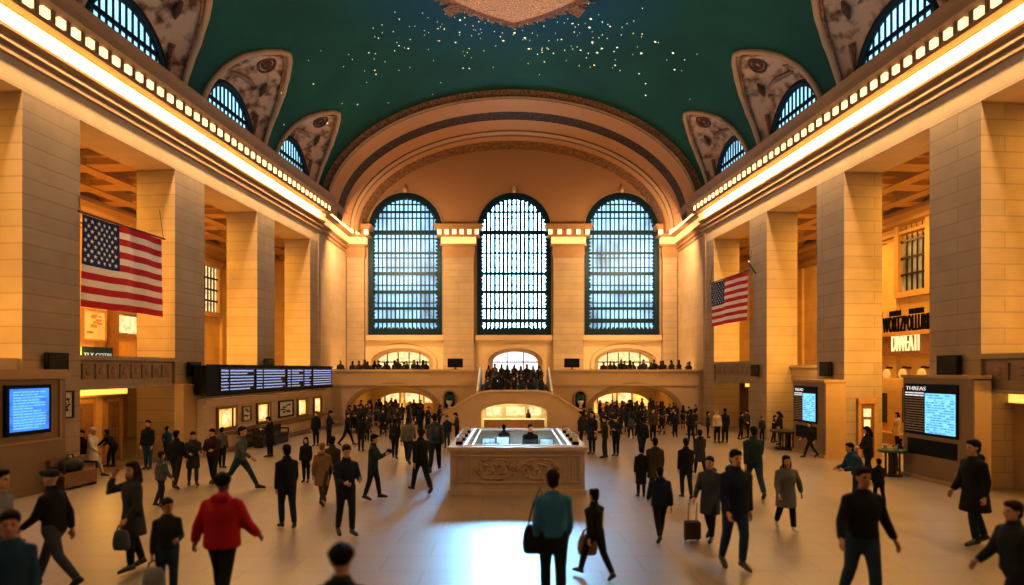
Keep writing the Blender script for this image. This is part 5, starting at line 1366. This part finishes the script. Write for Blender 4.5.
pp(347, 413, 446, 'right', 'person in black walking near the left balcony arch, leftmost there', pose='walkA', tc='black', lc='black', hair='short')
pp(361, 415, 451, 'away', 'person in black facing the left balcony arch, in front of the crowd', pose='stand', tc='black', lc='charcoal', hair='short')
pp(367, 416, 442, 'cam', 'person in dark grey right beside one in black near the left arch', pose='stand', tc='darkgrey', lc='black', hair='long')
pp(383, 409, 437, 'walk' if False else 'cam', 'lone dark figure with legs apart in front of the left balcony arch', pose='walkB', tc='black', lc='black', hair='short')
pp(395, 420, 459, 'away', 'person in black with backpack left of the brown grey jacket', pose='walkC', tc='black', lc='black', hair='short')
pp(408, 418, 464, 'away', 'person in brown grey jacket seen from behind in the left crowd', pose='walkA', fit='broad', tc='greycoat', lc='navy', hair='short', hc='brown')
pp(435, 414, 472, 'away', 'person in slate jacket with backpack walking away left of the booth', pose='walkB', fit='broad', tc='slate', lc='navy', hair='short', hc='brown')
pp(447, 416, 448, 'cam', 'person in dark blue beside the left corner of the booth', pose='stand', tc='navy', lc='denim', hair='short')
pp(457, 413, 446, 'left', 'person in grey coat near the left rear of the booth', pose='phone', tc='darkgrey', lc='black', hair='short', hc='brown')
# middle distance, right side
pp(581, 412, 450, 'left', 'tall dark figure nearest the right rear corner of the booth', pose='stand', fit='broad', tc='charcoal', lc='darkdenim', hair='short')
pp(592, 412, 454, 'camL', 'person in navy coat queueing second from the booth on its right', pose='stand', top='coat', tc='navy', lc='darkdenim', hair='short')
pp(605, 417, 458, 'left', 'person in dark jacket queueing third from the booth on its right', pose='stand2', tc='charcoal', lc='navy', hair='short')
pp(616, 417, 456, 'camL', 'person in navy jacket last in the queue right of the booth', pose='phone', tc='navy', lc='black', hair='short')
pp(631, 415, 439, 'away', 'person in grey blue jacket behind the queue, before the right arch', pose='walkA', tc='slate', lc='navy', hair='short')
pp(642, 417, 458, 'away', 'person in black jacket just left of the olive coat, farther off', pose='walkB', fit='broad', tc='black', lc='navy', hair='short')
pp(653, 409, 441, 'cam', 'person in dark brown under the middle of the right balcony arch', pose='stand', tc='brown', lc='black', hair='short')
pp(675, 411, 437, 'cam', 'person in black facing the viewer at the right end of the right arch', pose='stand', fit='broad', tc='black', lc='black', hair='short')
pp(691, 410, 442, 'away', 'person in black right of the right balcony arch', pose='walkC', tc='black', lc='black', hair='short')
pp(708, 412, 438, 'right', 'slim person in dark clothes left of the white jacket by the far right doors', pose='stand', fit='slim', tc='brown', lc='black', hair='short')
pp(717, 410, 443, 'cam', 'person in cream white jacket by the far right doors', pose='stand', tc='cream', lc='black', hair='short', hc='blond')
pp(725, 409, 443, 'away', 'person in black right beside the cream white jacket', pose='stand', tc='black', lc='black', hair='short')
pp(741, 413, 440, 'right', 'dark seated looking person left in the group by the far right table', pose='carry', tc='black', lc='black', hair='short')
pp(748, 410, 438, 'left', 'dark person right in the group by the far right table', pose='phone', tc='charcoal', lc='black', hair='short')
pp(762, 417, 441, 'cam', 'child in dark coat alone between the two groups at right', pose='stand', fit='child', tc='charcoal', lc='black', hair='short')
pp(774, 416, 443, 'right', 'dark person left of the bronze round table', pose='carry', tc='black', lc='black', hair='short')
pp(780, 412, 445, 'left', 'dark person standing close to the bronze round table', pose='phone', tc='charcoal', lc='black', hair='long')
pp(810, 422, 458, 'left', 'child in black walking before the farther right kiosk', pose='walkA', fit='child', tc='black', lc='black', hair='short', hc='brown')
pp(897, 413, 447, 'left', 'person in pale patterned coat inside the right shop opening', pose='stand', top='coat', tc='cream', lc='black', hair='long')

# far crowd and people behind parapets: one merged mesh each
def merged(pose, fit, top, hair):
    key = ('far', pose, fit, top, hair)
    if key in _cache: return _cache[key]
    S = solids(pose, fit, top, hair); A = MB(); tags = []
    order = [('body', 0), ('jacket', 1), ('trousers', 2), ('shoeL', 3), ('shoeR', 3), ('hair', 4)]
    for k, t in order:
        A.add([tuple(p) for p in S[k].v], S[k].f)
    me = remesh(A, .032, 1)
    kd = KDTree(sum(len(S[k].v) for k, t in order)); n = 0
    for k, t in order:
        for p in S[k].v: kd.insert(p, n); tags.append(t); n += 1
    kd.balance()
    from bisect import bisect
    for k in range(5): me.materials.append(None)
    me.polygons.foreach_set('material_index', [tags[kd.find(p.center)[1]] for p in me.polygons])
    _cache[key] = me
    return me
far_rng = random.Random(99)
FARV = [('stand', 'regular', 'jacket', 'short'), ('stand2', 'regular', 'coat', 'long'), ('phone', 'broad', 'jacket', 'short'), ('walkA', 'regular', 'coat', 'short'), ('walkC', 'slim', 'jacket', 'long'), ('carry', 'broad', 'puffer', 'beanie'), ('walkB', 'regular', 'jacket', 'short')]
def farp(x, y, z, h, rz, label, group, pal=('black', 'navy', 'charcoal', 'black', 'darkgrey', 'slate', 'brown')):
    v = FARV[far_rng.randrange(len(FARV))]
    o = bpy.data.objects.new('person', merged(*v)); COL.objects.link(o)
    o.location = (x, y, z); o.rotation_euler = (0, 0, rz); k = h/1.75; o.scale = (k, k, k)
    cc = CLOTH[far_rng.choice(pal)]
    for i, m in enumerate((SKIN[far_rng.randrange(3)], cc, CLOTH[far_rng.choice(['black', 'charcoal', 'darkdenim', 'navy'])], M_SHOE, HAIRC[far_rng.choice(['black', 'black', 'brown'])] if v[3] != 'beanie' else cc)): setm(o, i, m)
    return tag(o, label, 'person', group)
taken = []
def ok(x, y, d=.42):
    if any((x-a)**2+(y-b)**2 < d*d for a, b in taken): return False
    taken.append((x, y)); return True
for s, x0, x1 in ((-1, 348, 440), (1, 584, 664)):
    n = 0; tries = 0
    while n < 46 and tries < 4000:
        tries += 1
        f = far_rng.uniform(419.5, 436); px = far_rng.uniform(x0, x1); g = GP(px, f)
        if g.y > 35.2 and abs(g.x) < 5.7: continue
        if abs(g.y-40) < .8 and not abs(abs(g.x)-7.5) < 2.2: continue
        if g.y > 40 and not abs(abs(g.x)-7.5) < 2.3: continue
        if not ok(g.x, g.y): continue
        n += 1
        farp(g.x, g.y, 0, far_rng.uniform(1.28, 1.5), far_rng.choice([0, PI, PI, PI/2, -PI/2])+far_rng.uniform(-.5, .5),
             'dark clothed person in the dense crowd before the %s balcony arch' % side_word[s], 'crowd before the %s balcony arch' % side_word[s])
for k in range(9):
    px = 690+far_rng.uniform(-22, 12); g = GP(px, far_rng.uniform(424, 433))
    if ok(g.x, g.y): farp(g.x, g.y, 0, far_rng.uniform(1.25, 1.45), far_rng.uniform(0, 6), 'dark figure far off between the right arch and the far right doors', 'far people beside the right arch')
for s in (-1, 1):
    xs = [-10.9+.0, -10.3] + [-9.75+.31*k for k in range(15)] if s < 0 else [5.6+.32*k for k in range(14)]+[10.2, 10.7, 11.2, 11.45]
    for xi, x in enumerate(xs):
        if far_rng.random() < .06: continue
        farp(x+far_rng.uniform(-.05, .05), YF+.8+(xi % 2)*.55+far_rng.uniform(0, .08), 2.5, far_rng.uniform(1.36, 1.56), PI*far_rng.choice([0, 1])+far_rng.uniform(-.5, .5),
             'person in dark clothes seen above the %s balcony parapet' % side_word[s], 'people on the %s balcony' % side_word[s])
for row in range(6):
    for k in range(9):
        x = XC-1.55+.39*k+far_rng.uniform(-.03, .03); y = 36.95+row*.5; st = int((y-37.4)/.35)+1
        z = ZL if y < 37.4 else ZL+max(0, min(7, st))*.128
        farp(x, y, z+.01, far_rng.uniform(1.22, 1.42), far_rng.choice([0, 0, PI])+far_rng.uniform(-.4, .4), 'person in dark blue or black packed on the central stairs', 'crowd on the central stairs', ('navy', 'navy', 'slate', 'black', 'blue', 'charcoal'))
g = person((.15+.42, 19.9, .06), 1.62, .2, 'clerk in black top inside the information booth', pose='stand', fit='broad', tc='black', lc='black', hair='short', hc='brown')
person((-.28, 22.25, .06), 1.42, PI, 'second clerk whose dark head shows at the back rim of the booth', pose='stand', tc='charcoal', lc='black', hair='short')
person((.95, 37.2-.02, .0), 1.35, 0, 'shopkeeper in brown behind the counter under the central stairs', pose='phone', tc='brown', lc='black', hair='short') if False else None
farp(.95, 37.2, 0, 1.08, 0, 'person in brown behind the counter under the central stairs', None, ('brown',))

# bags and carried things
def bag(name, loc, w, d, h, m, label, strap=.35, cat='bag', rz=0, top=None):
    rt = root(name, loc, label, cat); rt.rotation_euler = (0, 0, rz)
    mb = MB(); rg = []
    for t, k in ((0, .80), (.05, .95), (.3, 1.06), (.6, 1.0), (.9, .80), (1, .62)):
        rg.append([(w/2*k*(abs(math.cos(a))**.6)*(1 if math.cos(a) > 0 else -1), d/2*k*(abs(math.sin(a))**.7)*(1 if math.sin(a) > 0 else -1), h*t) for a in [2*PI*q/20 for q in range(20)]])
    mb.rings(rg); o = mb.build('bag_body', m, None, origin=(0, 0, 0), smooth=True); o.parent = rt
    tx, ty = top or (0, 0)
    mb = MB(); mb.tube([(-w*.28, 0, h*.95), (-w*.2+tx*.6, ty*.6, h+strap*.6), (tx, ty, h+strap), (w*.2+tx*.6, ty*.6, h+strap*.6), (w*.28, 0, h*.95)], .012, n=6)
    o = mb.build('strap', M_BLACK, None, origin=(0, 0, 0), smooth=True); o.parent = rt
    mb = MB(); mb.box(-w*.26, w*.26, -d*.56, -d*.46, h*.22, h*.6); o = mb.build('pocket', m, None, origin=(0, 0, 0)); o.parent = rt
    return rt
def hand(o, side):                          # palm centre in the world: 0 own left (+x), 1 own right
    bpy.context.view_layer.update()
    key = [v for v in _cache.values() if isinstance(v, dict) and v['body'] == o.data][0]
    return o.matrix_world @ key['hands'][side]
def who(label): return [o for o in bpy.data.objects if o.get('label', '').startswith(label)][0]
def hang(o, side, name, w, d, h, m, label, strap, rz=0):
    p = hand(o, side); return bag(name, (p.x, p.y, max(.0, p.z-h-strap)), w, d, h, m, label, strap, rz=rz)
o = who('man in teal shirt'); p = o.location
bag('shoulder_bag', (p.x-.27, p.y+.02, .78), .32, .15, .40, cloth('black'), 'black shoulder bag hanging at the left side of the teal shirt', .55, top=(.10, 0))
hang(who('woman in black with a hair bun'), 0 if False else 1, 'handbag', .32, .14, .34, cloth('tan'), 'tan handbag carried by the woman with the hair bun', .10)
hang(who('woman in long dark grey coat'), 0, 'tote_bag', .26, .12, .32, cloth('grey'), 'grey tote bag carried by the woman raising her hand', .10)
hang(who('boy in dark grey sweater'), 1, 'shopping_bag', .32, .14, .42, cloth('lightgrey'), 'pale grey shopping bag held by the boy left of the red jacket', .10)
def pack(o, label, m, m2):
    k = o.scale[0]; th = o.rotation_euler[2]; b = Vector((-math.sin(th), math.cos(th), 0))      # behind the back
    p = o.location+b*.20*k; rt = root('backpack', (p.x, p.y, .98*k), label, 'backpack'); rt.rotation_euler = (0, 0, th); rt.scale = (k, k, k)
    mb = MB(); mb.ell((0, .02, .22), (.15, .10, .23), n=14, k=10); q = mb.build('pack', m, None, origin=(0, 0, 0), smooth=True); q.parent = rt
    mb = MB(); mb.ell((0, .10, .13), (.10, .05, .10), n=12, k=6); q = mb.build('front_pocket', m2, None, origin=(0, 0, 0), smooth=True); q.parent = rt
    for sx in (-1, 1):
        mb = MB(); mb.tube([(sx*.09, -.04, .40), (sx*.10, -.14, .47), (sx*.11, -.30, .44), (sx*.12, -.36, .30)], .018, n=6); q = mb.build('strap', M_BLACK, None, origin=(0, 0, 0)); q.parent = rt
pack(who('person in black with backpack'), 'dark backpack on the person in black left of the brown grey jacket', cloth('black'), cloth('darkgrey'))
pack(who('person in slate jacket with backpack'), 'slate blue backpack on the slate jacket left of the booth', cloth('slate'), cloth('blue'))
pack(who('person with bright blue top'), 'black and blue backpack on the person near the left doors', cloth('black'), cloth('blue'))
p = hand(who('person in grey overcoat pulling'), 1)
rt = root('trolley_bag', (p.x-.02, p.y+.10, 0), 'small dark trolley bag pulled by the grey overcoat', 'suitcase')
mb = MB(); mb.box(-.15, .15, -.1, .1, .05, .40); q = mb.build('case', cloth('brown'), None, origin=(0, 0, 0)); q.parent = rt
bv = q.modifiers.new('b', 'BEVEL'); bv.width = .03; bv.segments = 2
mb = MB(); mb.tube([(-.08, .04, .38), (-.08, -.06, p.z-.02), (.08, -.06, p.z-.02), (.08, .04, .38)], .012, n=6); q = mb.build('handle', M_STEEL, None, origin=(0, 0, 0)); q.parent = rt
for sx in (-1, 1):
    mb = MB(); mb.tube([(sx*.12-.015, .06, .04), (sx*.12+.015, .06, .04)], .04, n=10); q = mb.build('wheel', M_BLACK, None, origin=(0, 0, 0)); q.parent = rt
o = who('person in dark green jacket holding'); p = (hand(o, 0)+hand(o, 1))/2
rt = root('camera', (p.x, p.y, p.z), 'black camera held by the person in the dark green jacket', 'camera')
mb = MB(); mb.box(-.05, .05, -.09, .09, -.03, .08); q = mb.build('camera_body', M_BLACK, None, origin=(0, 0, 0)); q.parent = rt
mb = MB(); mb.tube([(.05, 0, .02), (.14, 0, .02)], .04, n=12); q = mb.build('lens', M_BLACK, None, origin=(0, 0, 0)); q.parent = rt
# ------------------------------------------------------------------ lights
def area(name, loc, size, energy, col, rot=(0, 0, 0), size_y=None, spread=None):
    l = bpy.data.lights.new(name, 'AREA'); l.energy = energy; l.color = col; l.size = size
    if size_y: l.shape = 'RECTANGLE'; l.size_y = size_y
    if spread: l.spread = R(spread)
    o = bpy.data.objects.new(name, l); COL.objects.link(o); o.location = loc; o.rotation_euler = rot
    return o
def point(name, loc, energy, col, r=.3):
    l = bpy.data.lights.new(name, 'POINT'); l.energy = energy; l.color = col; l.shadow_soft_size = r
    o = bpy.data.objects.new(name, l); COL.objects.link(o); o.location = loc; return o
AMB = (1, .57, .12); WARM = (1, .68, .38)
for s in (-1, 1):
    T = TS(s)
    p = T((-.42, 18.5, 12.9))
    area('cornice_strip', p, .25, 2900, (1, .68, .33), (0, 0, s*math.atan(.0825)), 40)
    for (a, b) in zip(PIERS[s], PIERS[s][1:]):
        y = (a[1]+b[0])/2; p = T((4.2, y, 11.0))
        area('aisle_light', p, 3.5, 620, AMB, (0, 0, 0), 3.5)
        if a[1] > 12: area('pier_end_fill', T((.95, a[1]+.5, 3.95)), .8, 260, (1, .57, .12), (R(112), 0, s*.08), .5)  # unseen area light added to brighten the pier end faces
        p = T((3.6, y, 2.7 if (s < 0 or y > 32 or y < 19) else 5.0)); point('aisle_lamp', p, 60, AMB, .3)
    p = T((.9, 22.0 if s < 0 else 35.2, 2.6)); point('recess_lamp', p, 70, AMB, .2)
    point('passage_lamp', (s*7.5+.1, 43.3, 2.1), 130, AMB, .25)
    point('passage_lamp', (s*7.8+.1, 48.6, 2.1), 160, (1, .7, .35), .25)
    area('far_wall_wash', (s*8.5, 41.2, 12.2), 4, 900, (1, .67, .32), (R(62), 0, 0), 1.0)
    area('balcony_wash', (s*7.6, 42.2, 2.7), 7, 290, (1, .63, .25), (R(125), 0, 0), .6)
p = TS(1)((.6, 15.5, 2.6)); point('recess_lamp', p, 150, AMB, .2)
point('stair_shop_lamp', (XC, 36.6, 1.35), 45, (1, .7, .3), .15)
area('hall_fill', (0, 7, 18.5), 14, 330, (1, .72, .5), (R(12), 0, 0), 8)
area('vault_fill', (0, 20, 4.5), 10, 700, (.72, .95, 1), (PI, 0, 0), 24)
area('window_daylight', (.15, 46.88, 11.2), 3.8, 330, (.22, .60, 1), (R(69.5), 0, PI), 7.0, 22)
area('booth_light', (.15, 20.2, 1.25), 1.6, 110, (.75, .92, 1), (0, 0, 0), 3.0)
w = bpy.data.worlds.new('World'); w.use_nodes = True; scene.world = w
w.node_tree.nodes['Background'].inputs[0].default_value = (.03, .022, .016, 1); w.node_tree.nodes['Background'].inputs[1].default_value = .6

cam = bpy.data.cameras.new('Camera'); co = bpy.data.objects.new('Camera', cam); COL.objects.link(co)
co.location = (0, 0, CAMH); co.rotation_euler = (PI/2, 0, 0)
cam.sensor_width = 36; cam.lens = 22.5; cam.shift_y = 77.5/1024
cam.clip_end = 200
cam.dof.use_dof = True; cam.dof.focus_distance = 30; cam.dof.aperture_fstop = .42
scene.camera = co
scene.view_settings.view_transform = 'Standard'
scene.view_settings.look = 'None'
scene.view_settings.exposure = .05
scene.view_settings.gamma = .80
